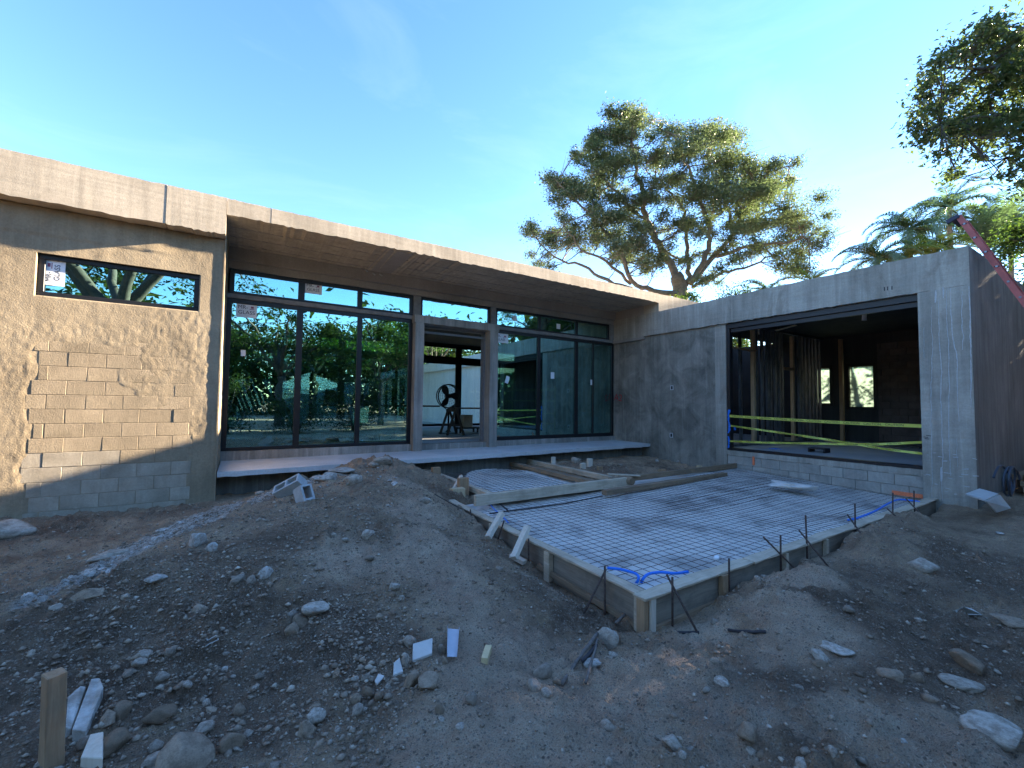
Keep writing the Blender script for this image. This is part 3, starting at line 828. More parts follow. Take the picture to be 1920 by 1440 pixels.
# strip at the foot of the boards and the corner posts
f = MB(); f.bar((2.815, 2.52, -0.185), (2.82, 3.9, -0.15), 0.03, 0.05); f.build('foot_strip', m_beam_y, form)
f = MB(); f.bar((2.90, 2.385, -0.185), (4.2, 2.385, -0.16), 0.03, 0.05); f.build('foot_strip', m_beam_x, form)
f = MB(); f.box((2.775, 2.395, -0.24), (2.835, 2.475, 0.066)); f.build('corner_post', m_stake_b, form, bevel=0.004)
f = MB(); f.box((2.838, 2.375, -0.24), (2.90, 2.397, 0.066)); f.build('corner_post', m_pale, form, bevel=0.003)
f = MB(); f.box((2.79, 2.478, -0.22), (2.83, 2.515, 0.064)); f.build('corner_post', m_board_y, form, bevel=0.003)
for x, w in ((3.80, 0.10), (4.95, 0.05), (5.9, 0.05), (7.3, 0.06), (8.8, 0.06)):
    f = MB(); f.box((x, 2.355 + .003 * (x - 2.8), -0.24), (x + w, 2.405 + .003 * (x - 2.8), 0.066)); f.build('form_post', m_stake_b if x < 4 else m_board_x, form, bevel=0.003)
for y, w in ((3.66, 0.09), (4.9, 0.05), (6.12, 0.12)):
    f = MB(); f.box((2.785, y, -0.24), (2.845, y + w, 0.064)); f.build('form_post', m_board_y, form, bevel=0.003)
# leaning braces nailed to the cap
for (u0, v0, u1, v1, x0, x1) in ((941, 962, 915, 1008, 2.83, 2.55), (989, 988, 963, 1047, 2.82, 2.52)):
    f = MB(); f.bar(PX(u1, v1, x1), PX(u0, v0, x0), 0.055, 0.075, up=(0, 1, 0)); f.build('brace', m_pale, form, bevel=0.003)

def sheet_z(x, y):
    return -0.012 + 0.14 * smooth01((x - 4.0) / 6) * np.clip((y - 2.6) / 3.4, 0, 1.1)
# plastic sheet / blinding under the mesh
m_sheet = Mat('pale_film', rough=0.42, spec=0.5)
vs_ = m_sheet.co((1, 1, 1))
wr1 = m_sheet.noise(vs_, 1.4, 7, 0.6, 0.5)
m_sheet.col(m_sheet.mix(m_sheet.ramp(wr1, [(0.34, 0), (0.52, 1)]), (0.32, 0.30, 0.27), (0.70, 0.66, 0.59)))
m_sheet.nrm(m_sheet.bump(m_sheet.noise(vs_, 9, 6, 0.6, 1.5), 0.5, 0.02))
def sheet(name, x0, x1, y0, y1, zf, cut=None):
    xs = np.linspace(x0, x1, int((x1 - x0) / 0.06)); ys = np.linspace(y0, y1, int((y1 - y0) / 0.06))
    X, Y = np.meshgrid(xs, ys, indexing='ij')
    Z = zf(X, Y) + 0.010 * fbm(X, Y, 1.0, 4, 2.5)
    ix = np.arange(X.size).reshape(X.shape)
    F = np.stack([ix[:-1, :-1], ix[1:, :-1], ix[1:, 1:], ix[:-1, 1:]], -1).reshape(-1, 4)
    if cut is not None:
        cxy = np.stack([X, Y], -1).reshape(-1, 2)[F].mean(1); F = F[cut(cxy[:, 0], cxy[:, 1])]
    me = np_mesh(name, np.stack([X, Y, Z], -1).reshape(-1, 3), F, m_sheet.m, smooth=True)
    return link(name, me, None)
tag(sheet('plastic_sheet', 2.87, 10.22, 2.44, 6.3, sheet_z), 'large pale plastic sheet lying under the rebar mesh of the main slab', 'plastic sheet')
def z2(x, y): return 0.075 + 0.02 * (y - 6) + 0 * x
tag(sheet('plastic_sheet', 3.40, 5.85, 5.95, 8.8, z2, lambda x, y: (x - 4.75) ** 2 / 1.25 ** 2 + ((y - 5.9) / 2.75) ** 2 < 1), 'small rounded plastic sheet in the upper bay below the porch edge', 'plastic sheet')

def rebar_mesh(label, x0, x1, y0, y1, zf, loc, sp=0.118):
    t = thing('rebar_mesh', label, 'rebar mesh', loc)
    yv = np.arange(y0 + 0.05, y1, sp); xv = np.arange(x0 + 0.06, x1, sp)
    for y in yv:
        b = MB(); xx = np.linspace(x0, x1, 18); yy = y + 0.012 * fbm(xx, xx * 0 + y, 0.2, 2, 0.8)
        zz = zf(xx, yy) + 0.035 + 0.012 * fbm(xx, xx * 0 + y, 3.3, 2, 1.3)
        b.tube(list(zip(xx, yy, zz)), 0.0027, 5); b.build('mesh_bar', m_rust, t, smooth=True)
    for x in xv:
        b = MB(); yy = np.linspace(y0, y1, 10); xx = x + 0.012 * fbm(yy, yy * 0 + x, 1.2, 2, 0.8)
        zz = zf(xx, yy) + 0.046 + 0.012 * fbm(yy, yy * 0 + x, 7.3, 2, 1.3)
        b.tube(list(zip(xx, yy, zz)), 0.0027, 5); b.build('mesh_bar', m_rust, t, smooth=True)
    return t
rebar_mesh('wide grid of rusty steel bars over the main slab bed', 2.95, 10.12, 2.53, 5.75, sheet_z, (6.5, 4.1, 0.0))
rebar_mesh('smaller grid of rusty bars in the upper bay below the porch', 3.5, 5.3, 6.0, 8.3, z2, (4.4, 7.1, 0.08))
# second layer lap on the right
t = thing('rebar_mesh', 'short overlapping lap of rusty bars midway on the main grid', 'rebar mesh', (6.0, 4.2, 0.03))
for k in range(7):
    y = 3.9 + 0.15 * k + 0.05; b = MB(); xx = np.linspace(4.6 + .3 * k, 8.2 + .2 * k, 8); b.tube([(x, y, float(sheet_z(x, y)) + 0.058) for x in xx], 0.0034, 5); b.build('mesh_bar', m_rust, t, smooth=True)

# ================================================================== LOOSE BOARDS
def board(name, p0, p1, w, h, mat, label, cat='board', group=None, bev=0.004, up=(0, 0, 1), seg=8, amp=0.0012):
    c = (np.array(p0) + np.array(p1)) / 2
    b = MB(); b.bar(np.array(p0) - c, np.array(p1) - c, w, h, up, seg, amp)
    o = b.build(name, mat, None, bevel=bev); o.location = c
    return tag(o, label, cat, group)
def dn(p, h): return np.array(p) - np.array([0, 0, h])
# cross board C on edge
board('timber_board', (3.06, 5.88, 0.145), (6.42, 5.90, 0.155), 0.085, 0.16, m_board_x, 'long wet-stained board on edge lying across the slab formwork', 'board')
board('timber_board', (3.43, 6.0, 0.15), (3.43, 8.95, 0.16), 0.10, 0.09, m_board_y, 'pale board closing the left side of the upper bay, running under the porch slab', 'board')
f = MB(); f.bar((3.43, 6.0, -0.03), (3.43, 8.95, -0.02), 0.03, 0.26); tag(f.build('form_board', m_ply_y), 'dark stained form board standing beneath the pale left board of the upper bay', 'form board')
board('timber_beam', (5.62, 6.02, 0.17), (5.62, 8.9, 0.17), 0.16, 0.08, m_beam_y, 'brown beam along the right of the upper bay, nearest the grid', 'beam', seg=10)
board('timber_beam', (5.80, 6.0, 0.05), (5.60, 8.8, 0.05), 0.10, 0.12, m_beam_y, 'dark lower beam lying under the brown beam beside the upper bay', 'beam')
board('timber_beam', (6.08, 6.05, 0.20), (6.10, 8.95, 0.20), 0.10, 0.10, m_board_y, 'pale-topped beam next to the dirt heap, running up to the porch edge', 'beam', seg=10)
eL = PZ(1150, 914, 0.15); eR = PZ(1379, 889, 0.17)
board('timber_beam', (eL[0] - 0.3, 5.52, 0.10), (eR[0], 5.56, 0.13), 0.12, 0.09, m_beam_x, 'front brown beam lying along the back edge of the rebar slab', 'beam', seg=12, amp=0.002)
board('timber_beam', (5.95, 5.95, 0.19), (10.18, 5.98, 0.20), 0.07, 0.11, m_beam_x, 'rear dark beam on edge along the back of the rebar slab, against the wing wall', 'beam', seg=12, amp=0.002)
p0 = PZ(1140, 889, 0.27); p1 = PZ(1200, 892, 0.24)
board('timber_board', p0, p1, 0.10, 0.022, m_board_x, 'short pale board end lying on the beams below the dirt heap', 'board')
pb = MB(); q0 = PZ(1182, 902, 0.17); pb.tube([q0 + np.array([0, -.05, 0]), q0 + np.array([0.0, 0.12, 0.01])], 0.075, 14)
tag(pb.build('log_end', m_beam_y, None), 'round dark log end poking out beside the long wet-stained board', 'log')
# long dark bar lying on the mesh near the long board
pts = [PZ(u, v, 0.05) for u, v in ((918, 963), (980, 955), (1060, 944), (1130, 930))]
b = MB(); b.tube(pts, 0.011, 6); tag(b.build('steel_bar', m_darksteel, smooth=True), 'long thick dark steel bar lying on the mesh in front of the long board', 'steel bar')
pts = [PZ(u, v, 0.05) for u, v in ((937, 944), (952, 957))]
b = MB(); b.tube(pts, 0.013, 6); tag(b.build('steel_bar', m_darksteel, smooth=True), 'short dark steel bar at the left corner of the mesh', 'steel bar')

# ================================================================== VEGETATION
def leaf_mat(name, dark, light, trans=0.45, yellow=None, gloss=0.12):
    m = Mat(name, rough=0.5); nt = m.nt; nt.nodes.remove(m.b)
    at = m.n('ShaderNodeAttribute', attribute_name='tint')
    stops = [(0.0, dark), (0.7, light)] + ([(1.0, yellow)] if yellow else [])
    c = m.ramp(at.outputs['Fac'], stops)
    df = m.n('ShaderNodeBsdfDiffuse'); m.l(c, df.inputs[0])
    tl = m.n('ShaderNodeBsdfTranslucent'); m.l(m.mix(0.4, c, tuple(min(1, 2.2 * q) for q in (light[0] * 0.85, light[1] * 1.05, light[2] * 0.5))), tl.inputs[0])
    mx = m.n('ShaderNodeMixShader'); mx.inputs[0].default_value = trans; m.l(df.outputs[0], mx.inputs[1]); m.l(tl.outputs[0], mx.inputs[2])
    gl = m.n('ShaderNodeBsdfGlossy'); gl.inputs['Roughness'].default_value = 0.35; gl.inputs['Color'].default_value = (0.5, 0.5, 0.5, 1)
    m2 = m.n('ShaderNodeMixShader'); m2.inputs[0].default_value = gloss; m.l(mx.outputs[0], m2.inputs[1]); m.l(gl.outputs[0], m2.inputs[2])
    m.l(m2.outputs[0], nt.nodes['Material Output'].inputs[0])
    return m.m
m_leaf_big = leaf_mat('broad_tree_leaf', (0.06, 0.085, 0.045), (0.125, 0.155, 0.08), 0.42, (0.175, 0.19, 0.095))
m_leaf_near = leaf_mat('overhang_leaf', (0.045, 0.068, 0.026), (0.10, 0.13, 0.045), 0.45, (0.20, 0.20, 0.07))
m_leaf_bush = leaf_mat('shrub_leaf', (0.025, 0.05, 0.012), (0.07, 0.12, 0.025), 0.4, (0.14, 0.18, 0.03))
m_leaf_bright = leaf_mat('bright_leaf', (0.07, 0.13, 0.02), (0.14, 0.22, 0.03), 0.5, (0.25, 0.28, 0.04))
m_leaf_dark = leaf_mat('dark_leaf', (0.018, 0.03, 0.010), (0.045, 0.068, 0.018), 0.25, (0.08, 0.10, 0.02), 0.05)
m_palm_dark = leaf_mat('palm_leaf_dark', (0.045, 0.08, 0.045), (0.095, 0.145, 0.07), 0.42)
m_palm_yel = leaf_mat('palm_leaf_yellow', (0.06, 0.11, 0.02), (0.14, 0.19, 0.03), 0.45, (0.30, 0.27, 0.05))
m_bark = plain('grey_brown_bark', (0.17, 0.135, 0.105), rough=0.9, var=0.35, scale=6, bump=0.6)
m_bark_d = plain('dark_bark', (0.09, 0.072, 0.058), rough=0.9, var=0.35, scale=6, bump=0.6)

def leaves(name, cents, rads, counts, size, mat, parent, flat=0.7, droop=0.0, star=False, shell=0.5):
    C = np.repeat(np.asarray(cents, float), counts, 0); R = np.repeat(np.asarray(rads, float), counts, 0)
    n = len(C)
    d = RNG.normal(size=(n, 3)); d /= np.linalg.norm(d, axis=1)[:, None]
    rr = RNG.random(n) ** shell
    P = C + d * (R * rr)[:, None] * np.array([1, 1, flat])
    # sub-clumping: leaves gather round twig ends inside their own clump
    j = (np.arange(n) // 16) * 16
    pull = RNG.random(n) < 0.5
    P[pull] = P[pull] * 0.3 + P[j][pull] * 0.7 + RNG.normal(0, 1, (int(pull.sum()), 3)) * size * 1.5
    nv = RNG.normal(size=(n, 3)); nv[:, 2] = np.abs(nv[:, 2]) + 0.5; nv /= np.linalg.norm(nv, axis=1)[:, None]
    a = RNG.normal(size=(n, 3)); a[:, 2] -= droop; a -= (a * nv).sum(1)[:, None] * nv; a /= np.linalg.norm(a, axis=1)[:, None]
    b = np.cross(nv, a)
    s = size * (0.6 + 0.8 * RNG.random(n))
    L = a * s[:, None]; W = b * (s * (0.34 + 0.2 * RNG.random(n)))[:, None]
    fold = nv * (s * 0.12)[:, None]
    V = np.stack([P - L * 0.5, P + W * 0.5 + fold - L * .05, P + L * 0.5, P - W * 0.5 + fold - L * .05], 1).reshape(-1, 3)
    F = np.arange(n * 4).reshape(-1, 4)
    me = np_mesh(name, V, F, mat)
    t = np.clip(RNG.normal(0.45, 0.22, n) + 0.25 * vnoise(P * 0.7), 0, 1)
    at = me.attributes.new('tint', 'FLOAT', 'POINT'); at.data.foreach_set('value', np.repeat(t, 4).astype(np.float32))
    return link(name, me, None, parent)
def wig(p, n, amp):
    """resample a polyline with n points per span and a little wander"""
    p = [np.array(q, float) for q in p]; out = []
    for i in range(len(p) - 1):
        p0 = p[max(i - 1, 0)]; p1 = p[i]; p2 = p[i + 1]; p3 = p[min(i + 2, len(p) - 1)]
        for k in range(n):
            t = k / n
            q = 0.5 * (2 * p1 + (p2 - p0) * t + (2 * p0 - 5 * p1 + 4 * p2 - p3) * t * t + (3 * p1 - p0 - 3 * p2 + p3) * t ** 3)
            out.append(q + RNG.normal(0, amp, 3) * (0 if (i == 0 and k == 0) else 1))
    out.append(p[-1]); return out
def limb(name, pts, r0, r1, mat, parent, n=4, amp=0.05, sides=8):
    q = wig(pts, n, amp); m = len(q)
    b = MB(); b.tube(q, [r0 + (r1 - r0) * (i / (m - 1)) ** 0.8 for i in range(m)], sides)
    b.build(name, mat, parent, smooth=True)
    return q
def twigs(limbpts, cents, mat, parent, r=0.03, sub=3, rads=None):
    lp = np.array(limbpts); b = MB()
    for i, c in enumerate(cents):
        c = np.array(c)
        d = np.linalg.norm(lp - c, axis=1) + 0.6 * np.maximum(0, lp[:, 2] - c[2])
        p = lp[int(np.argmin(d))]
        if not 0.05 < np.linalg.norm(p - c) < 2.4: continue
        mid = (p + c) / 2 + RNG.normal(0, 0.1, 3) * np.linalg.norm(p - c) - np.array([0, 0, 0.08 * np.linalg.norm(p - c)])
        b.tube(wig([p, mid, c], 3, 0.01), list(np.linspace(r, r * 0.4, 7)), 5)
        if rads is not None:
            for k in range(sub):
                e = c + RNG.normal(0, 0.55, 3) * rads[i] * np.array([1, 1, 0.6])
                b.tube([mid, (mid + e) / 2 + RNG.normal(0, .05, 3) * rads[i], e], [r * 0.5, r * 0.35, r * 0.15], 4)
    tag(b.build('twig', mat, parent, smooth=True), kind='stuff')

# ---- the big spreading tree behind the house, its limbs read off the photograph
DT = 26.0
def bt(a, b, dd=0.0): return PD(960 + a / 3.097, 180 + b / 3.097, DT + dd)
base = bt(985, 1150)
tree = thing('spreading_tree', 'large spreading broad-leaved tree rising behind the roof between the porch and the wing', 'tree', (base[0], base[1], 0.0))
root_t = np.array([base[0] + 0.1, base[1], 0.0])
tp = limb('trunk', [root_t, (root_t + base) / 2 + np.array([0.15, 0, 0]), base, bt(950, 1040, -.2)], 0.62, 0.36, m_bark, tree, sides=10)
LP = list(tp)
limbs = [([(975, 1130), (940, 1010), (850, 860), (780, 720), (760, 620), (755, 530), (715, 420), (705, 250), (700, 120)], .27, .05, 0, -1.0),
         ([(780, 730), (700, 660), (610, 560), (540, 490), (470, 400), (430, 280)], .12, .03, 0, 1.5),
         ([(990, 1140), (1020, 1080), (1030, 960), (1010, 800), (990, 650), (930, 570), (830, 490)], .20, .05, 0, 2.0),
         ([(1030, 1090), (1130, 920), (1150, 800), (1125, 690), (1090, 560), (1000, 380), (985, 240)], .19, .04, 0, -1.5),
         ([(1035, 1080), (1180, 930), (1290, 800), (1420, 700), (1580, 650)], .20, .05, 0, 2.5),
         ([(1190, 930), (1400, 870), (1640, 840), (1770, 800)], .13, .03, 0.5, -1.5),
         ([(990, 1150), (860, 1140), (720, 1100), (650, 960), (560, 800), (480, 720), (400, 640), (250, 480)], .20, .04, 0, -2.5),
         ([(700, 1120), (550, 1075), (400, 990), (250, 930), (120, 800)], .14, .03, -.5, 1.0),
         ([(690, 1090), (540, 960), (400, 880), (330, 790)], .11, .03, -.5, -2.5),
         ([(1280, 810), (1250, 640), (1170, 480), (1130, 330), (1210, 230)], .12, .03, .5, 3.0),
         ([(1160, 720), (1300, 600), (1450, 480), (1610, 410)], .10, .03, .2, -2.0),
         ([(860, 870), (1000, 960), (1060, 900)], .08, .03, .2, 2.0),
         ([(1050, 1110), (1200, 1040), (1350, 1000), (1520, 930), (1640, 960)], .12, .03, 0, 3.0)]
for pl, r0, r1, d0, d1 in limbs:
    m = len(pl)
    LP += limb('limb', [bt(a, b, d0 + (d1 - d0) * i / (m - 1)) for i, (a, b) in enumerate(pl)], r0, r1, m_bark, tree, amp=0.06)
cl = [(640,100,60),(740,110,65),(700,200,95),(560,240,80),(450,270,65),(500,380,90),(640,360,100),(780,380,110),(860,210,50),(980,240,90),(1080,230,80),(1200,220,100),(1290,230,60),(1100,330,90),(1250,370,110),(1350,400,90),(1050,520,130),(1200,500,130),(900,480,60),(1350,520,110),(1480,480,90),(1600,420,60),(1500,580,90),(1400,640,110),(1550,680,110),(1680,700,95),(1770,800,75),(1650,830,95),(1500,920,90),(1620,960,85),(1420,900,75),(240,460,60),(350,500,80),(260,540,55),(430,470,90),(450,600,85),(560,600,75),(300,680,65),(430,780,75),(520,820,95),(640,830,100),(720,850,85),(120,790,60),(210,850,65),(170,950,50),(350,800,65),(750,600,45),(820,600,35),(930,720,65),(900,800,55),(1050,720,60),(1150,640,75),(1300,720,85),(560,690,75),(680,490,95),(800,1000,60),(1150,1060,55),(1000,950,45),(1250,860,55),(980,380,60),(420,350,55),(760,950,55),(600,940,45),(640,700,70),(760,740,60),(1120,800,70),(980,600,65),(860,350,70),(1180,930,60),(1380,760,80),(700,620,60),(860,900,60),(330,560,60),(620,250,70),(1430,560,80)]
cents = []; rads = []; cnts = []
for a, b, r in cl:
    for k in range(5):
        dd = RNG.uniform(-3.0, 3.0)
        cents.append(bt(a + RNG.normal(0, r * .75), b + RNG.normal(0, r * .5), dd)); rr = r * RNG.uniform(.55, 1.25) / 3.097 * DT / FPX
        rads.append(rr); cnts.append(int(340 * (rr / .6) ** 1.7 + 60))
leaves('crown', cents, rads, cnts, 0.128, m_leaf_big, tree, flat=0.55, shell=0.75)
twigs(LP, cents, m_bark, tree, 0.035, 4, rads)

# ---- the tree whose branches hang in from the right
def ov(a, b, d): return PD(1600 + a / 2.571, b / 2.571, d)
otree = thing('overhanging_tree', 'dark-leaved tree whose branches hang into the sky at the top right', 'tree', (15.2, -0.6, 0.0))
LP = limb('trunk', [(15.2, -0.6, 0), (15.0, -0.4, 2.5), (14.9, -0.1, 5.2), (14.6, 0.3, 7.6), (14.2, .8, 9.6)], 0.34, 0.16, m_bark_d, otree, sides=10)
for pl, r0 in (([(14.8, 0.0, 6.2), ov(1000, 620, 10), ov(840, 590, 9.6), ov(640, 560, 9.4), ov(420, 590, 9.2)], .11), ([(14.7, .2, 7.2), ov(1050, 300, 10), ov(840, 290, 9.6), ov(640, 330, 9.4), ov(450, 330, 9.2)], .10),
               ([(14.5, .5, 8.2), ov(1000, 150, 10), ov(820, 140, 9.6), ov(640, 180, 9.2)], .08), ([(14.9, -.2, 4.8), ov(1050, 760, 11), ov(860, 740, 10.5), ov(740, 760, 10)], .07), ([(14.9, -.2, 5.0), (14.6, -1.8, 6.5), (14.2, -3.0, 7.2)], .09), ([(14.5, .2, 7.6), (15.0, -1.8, 9.0)], .08), ([(14.6, 0, 7), (13.2, -1.5, 8.6)], .08)):
    LP += limb('limb', pl, r0, 0.02, m_bark_d, otree, amp=0.03)
co = [(700,130,70),(780,200,90),(640,200,80),(560,270,70),(480,260,50),(430,320,60),(390,400,60),(350,460,50),(700,300,90),(800,330,90),(600,380,80),(500,440,80),(420,520,60),(340,560,55),(300,620,45),(350,680,55),(440,620,70),(540,560,80),(640,480,90),(740,430,90),(820,500,80),(620,620,80),(520,690,70),(440,740,55),(480,820,45),(470,860,25),(700,600,80),(800,620,70),(850,250,90),(880,400,90),(760,720,45),(800,780,50),(850,700,60),(740,850,40),(800,870,50),(860,850,60),(640,730,50),(580,760,45),(900,560,90),(900,130,80)]
cents = []; rads = []; cnts = []
for a, b, r in co:
    for k in range(2):
        cents.append(ov(a + RNG.normal(0, r * .3), b + RNG.normal(0, r * .3), 9.5 + RNG.uniform(-1, 1.2))); rr = r * RNG.uniform(.5, 1.15) / 2.571 * 9.5 / FPX
        rads.append(rr); cnts.append(int(120 * rr * rr / 0.05 + 16))
for c, r in (((14.2, -3.0, 7.4), 1.3), ((15.0, -1.8, 9.2), 1.5), ((13.4, -1.4, 8.6), 1.2), ((15.5, -1.0, 6.6), 1.3), ((14.6, .6, 9.8), 1.3)):
    cents.append(c); rads.append(r); cnts.append(1500)
leaves('crown', cents, rads, cnts, 0.105, m_leaf_near, otree, flat=0.8, droop=0.6, shell=0.7)
twigs(LP, cents, m_bark_d, otree, 0.018, 3, rads)

# ---- shrubs and smaller trees
def shrub(name, label, cat, loc, h, r, n, mat, leaf=0.12, low=0.25, group=None, stems=4):
    t = thing(name, label, cat, loc, 0, group)
    x, y, z = loc; LPs = []
    for k in range(stems):
        a = 2 * math.pi * k / stems + RNG.uniform(0, 1); e = np.array([x + math.cos(a) * r * .6, y + math.sin(a) * r * .6, z + h * .85])
        LPs += limb('stem', [(x + .1 * math.cos(a), y + .1 * math.sin(a), z - .05), (x + math.cos(a) * r * .25, y + math.sin(a) * r * .25, z + h * .45), e], 0.05 + 0.012 * h, 0.015, m_bark_d, t, n=3, amp=0.03, sides=6)
    cs = []; rs = []; cn = []
    m = int(26 + 2.2 * max(0, h - 4) * r)
    for k in range(m):
        zz = z + h * (low + (1 - low) * RNG.random()); f = math.sin(math.pi * min(1, max(0.08, (zz - z) / h * .86 + .06))) ** .6
        a = RNG.uniform(0, 6.28); q = r * f * math.sqrt(RNG.random())
        cs.append((x + q * math.cos(a), y + q * math.sin(a), zz)); rs.append(r * RNG.uniform(.28, .45)); cn.append(n // m)
    leaves('foliage', cs, rs, cn, leaf, mat, t, flat=0.8)
    twigs(LPs, cs, m_bark_d, t, 0.02, 2, rs)
    return t
shrub('shrub', 'dense dark green shrub beyond the wing end wall, at the right edge behind the ladder', 'shrub', (20.2, 2.6, 0), 7.6, 1.5, 14000, m_leaf_bush, 0.13, .1)
shrub('shrub', 'lower dark shrub crowding the foot of the palms at the right edge', 'shrub', (22.5, 4.6, 0), 7.0, 1.5, 9000, m_leaf_bush, 0.14, .1)
shrub('shrub', 'dark bushy shrub above the roofline, right of the big tree trunk', 'shrub', (23.4, 13.3, 0), 8.5, 1.7, 9000, m_leaf_bush, 0.15, .2)
shrub('shrub', 'bright yellow-green bush at the foot of the big tree above the roof corner', 'shrub', (21.0, 15.0, 0), 8.2, 0.75, 4500, m_leaf_bright, 0.15, .35)
shrub('shrub', 'tall tree-like hedge shrub standing nearest the wing end wall beyond the frame', 'shrub', (17.0, 0.15, 0), 8.8, 1.75, 34000, m_leaf_bush, 0.15, .08)
shrub('shrub', 'broad hedge shrub right of the camera beyond the overhanging tree', 'shrub', (17.4, -3.25, 0), 8.2, 1.8, 24000, m_leaf_bush, 0.15, .08)
shrub('shrub', 'rounded hedge shrub farthest to the right, out beyond the trench', 'shrub', (18.6, -6.2, 0), 7.6, 1.9, 10000, m_leaf_bush, 0.16, .08)
shrub('shrub', 'low unseen shrub added to shade the foot of the end wall', 'shrub', (15.2, 1.2, 0), 4.2, .85, 9000, m_leaf_bush, 0.12, .03)  # out of view, added to keep sun patches off the end wall
shrub('shrub', 'small hedge shrub between the hedge and the shadowed end wall', 'shrub', (20.2, 0.5, 0), 9.8, 1.75, 32000, m_leaf_bush, 0.15, .08)

for i, (x, y, h, r) in enumerate(((-3.5, -3.6, 2.4, 1.5), (-.6, -4.4, 2.7, 1.6), (2.4, -3.8, 2.2, 1.5), (5.4, -4.8, 2.9, 1.7), (9.0, -4.8, 3.0, 1.9), (-7.0, -6.0, 3.4, 2.0))):  # row added behind the camera to darken the foot of the reflections
    shrub('added_shrub', ('leafy shrub added behind the camera under the great forked tree', 'shrub added behind the camera, left of the middle of the row', 'lowest shrub of the row added behind the camera', 'shrub added behind the camera, right of the lowest one', 'broad shrub at the right end of the row added behind the camera', 'tallest shrub at the left end of the row added behind the camera')[i], 'shrub', (x, y, 0), h, r, 4200, m_leaf_dark, .13, .05, 'shrubs added in a row behind the camera')

# ---- palms
def palm(name, label, crown, nf, L, mat, az=None, el=(0.1, 1.2), droop=1.0, lf=0.42, trunk=True, tr=0.14, rows=46):
    crown = np.array(crown, float)
    t = thing(name, label, 'palm', (crown[0], crown[1], 0.0))
    if trunk:
        q = [np.array([crown[0] + 0.15, crown[1], 0]), np.array([crown[0] + 0.1, crown[1] + .05, crown[2] * .5]), crown]
        limb('trunk', q, tr * 1.3, tr, m_bark, t, n=6, amp=0.01, sides=10)
    for k in range(nf):
        a = (az[k % len(az)] if az else 2.4 * k) + RNG.normal(0, 0.12)
        e = el[0] + (el[1] - el[0]) * RNG.random()
        hd = np.array([math.cos(a), math.sin(a), 0.0]); sd = np.array([-hd[1], hd[0], 0])
        ln = L * RNG.uniform(.8, 1.1); V = []; F = []; T = []
        rp = []
        p = crown.copy(); ang = e
        for i in range(rows + 1):
            rp.append((p.copy(), ang)); p = p + (hd * math.cos(ang) + np.array([0, 0, math.sin(ang)])) * ln / rows
            ang -= droop * 1.5 / rows * (0.4 + 1.2 * i / rows)
        b = MB(); b.tube([q for q, _ in rp[::3]], list(np.linspace(0.035, 0.006, len(rp[::3]))), 5)
        V = list(map(np.array, b.v)); F4 = []; 
        tri = []
        for i in range(4, rows + 1):
            q, an = rp[i]; fr = i / rows
            fw = hd * math.cos(an) + np.array([0, 0, math.sin(an)]); upv = -hd * math.sin(an) + np.array([0, 0, math.cos(an)])
            ll = lf * ln * (math.sin(math.pi * min(1, 0.12 + fr * .83)) ** .7) * RNG.uniform(.8, 1.1) * .62
            for s in (-1, 1):
                dr = sd * s * .75 + fw * .62 + upv * .22 + RNG.normal(0, .07, 3); dr /= np.linalg.norm(dr)
                m1 = q + dr * ll * .5; tip = q + dr * ll + np.array([0, 0, -ll * .30 * RNG.uniform(.6, 1.4)])
                w = fw * 0.020 * ln / 2.5
                i0 = len(V); V += [q - w, q + w, m1 + w * 1.3, m1 - w * 1.3, tip]
                tri += [(i0, i0 + 1, i0 + 2, i0 + 3), (i0 + 3, i0 + 2, i0 + 4, i0 + 4)]
        me = bpy.data.meshes.new('frond')
        me.from_pydata([tuple(x) for x in V], [], b.f + [f if f[2] != f[3] else f[:3] for f in tri])
        me.materials.append(mat)
        at = me.attributes.new('tint', 'FLOAT', 'POINT'); base_t = RNG.uniform(.2, .8)
        at.data.foreach_set('value', np.clip(base_t + RNG.normal(0, .12, len(V)), 0, 1).astype(np.float32))
        link('frond', me, None, t)
    return t
# towards the left of the picture is roughly +y, -x
LFT = math.atan2(0.533, -0.846)
palm('palm_tree', 'dark feathery palm drooping left of the ladder, tallest of the distant palms', PD(1705, 430, 27), 24, 2.8, m_palm_dark, el=(-.2, 1.1), droop=1.3)
palm('palm_tree', 'dark palm topping the rest, its crown high behind the ladder head', PD(1780, 392, 30), 18, 2.9, m_palm_dark, el=(-.2, 1.4), droop=1.2)
palm('palm_tree', 'low dark palm with fronds at the left end of the palm group above the wing', PD(1645, 485, 25), 20, 2.4, m_palm_dark, el=(.0, 1.0), droop=1.2)
palm('palm_tree', 'yellow-green palm with sunlit fronds spreading just above the wing parapet', PD(1752, 476, 26), 20, 2.6, m_palm_yel, el=(.0, 1.0), droop=1.1)
palm('palm_tree', 'small yellow palm whose fronds fan out low over the wing parapet', PD(1690, 490, 25), 16, 2.1, m_palm_yel, el=(.1, .9), droop=1.0)
palm('palm_tree', 'tall dark green palm with upright fronds right of the ladder', PD(1850, 470, 30), 18, 4.2, m_palm_dark, el=(.5, 1.5), droop=.5)
palm('palm_tree', 'green palm with a long frond leaning to the right edge, behind the hedge', PD(1895, 450, 32), 14, 4.2, m_palm_dark, el=(.6, 1.4), droop=.6)
palm('palm_tree', 'lone small pale palm peeking over the wing roof right of the big tree', PD(1522, 530, 22), 8, 1.3, m_palm_yel, el=(.3, 1.3), droop=.7)
palm('palm_tree', 'dark palm below the right side of the big tree, over the wing roof', PD(1440, 548, 24), 12, 1.8, m_palm_dark, el=(.0, 1.1), droop=1.1)

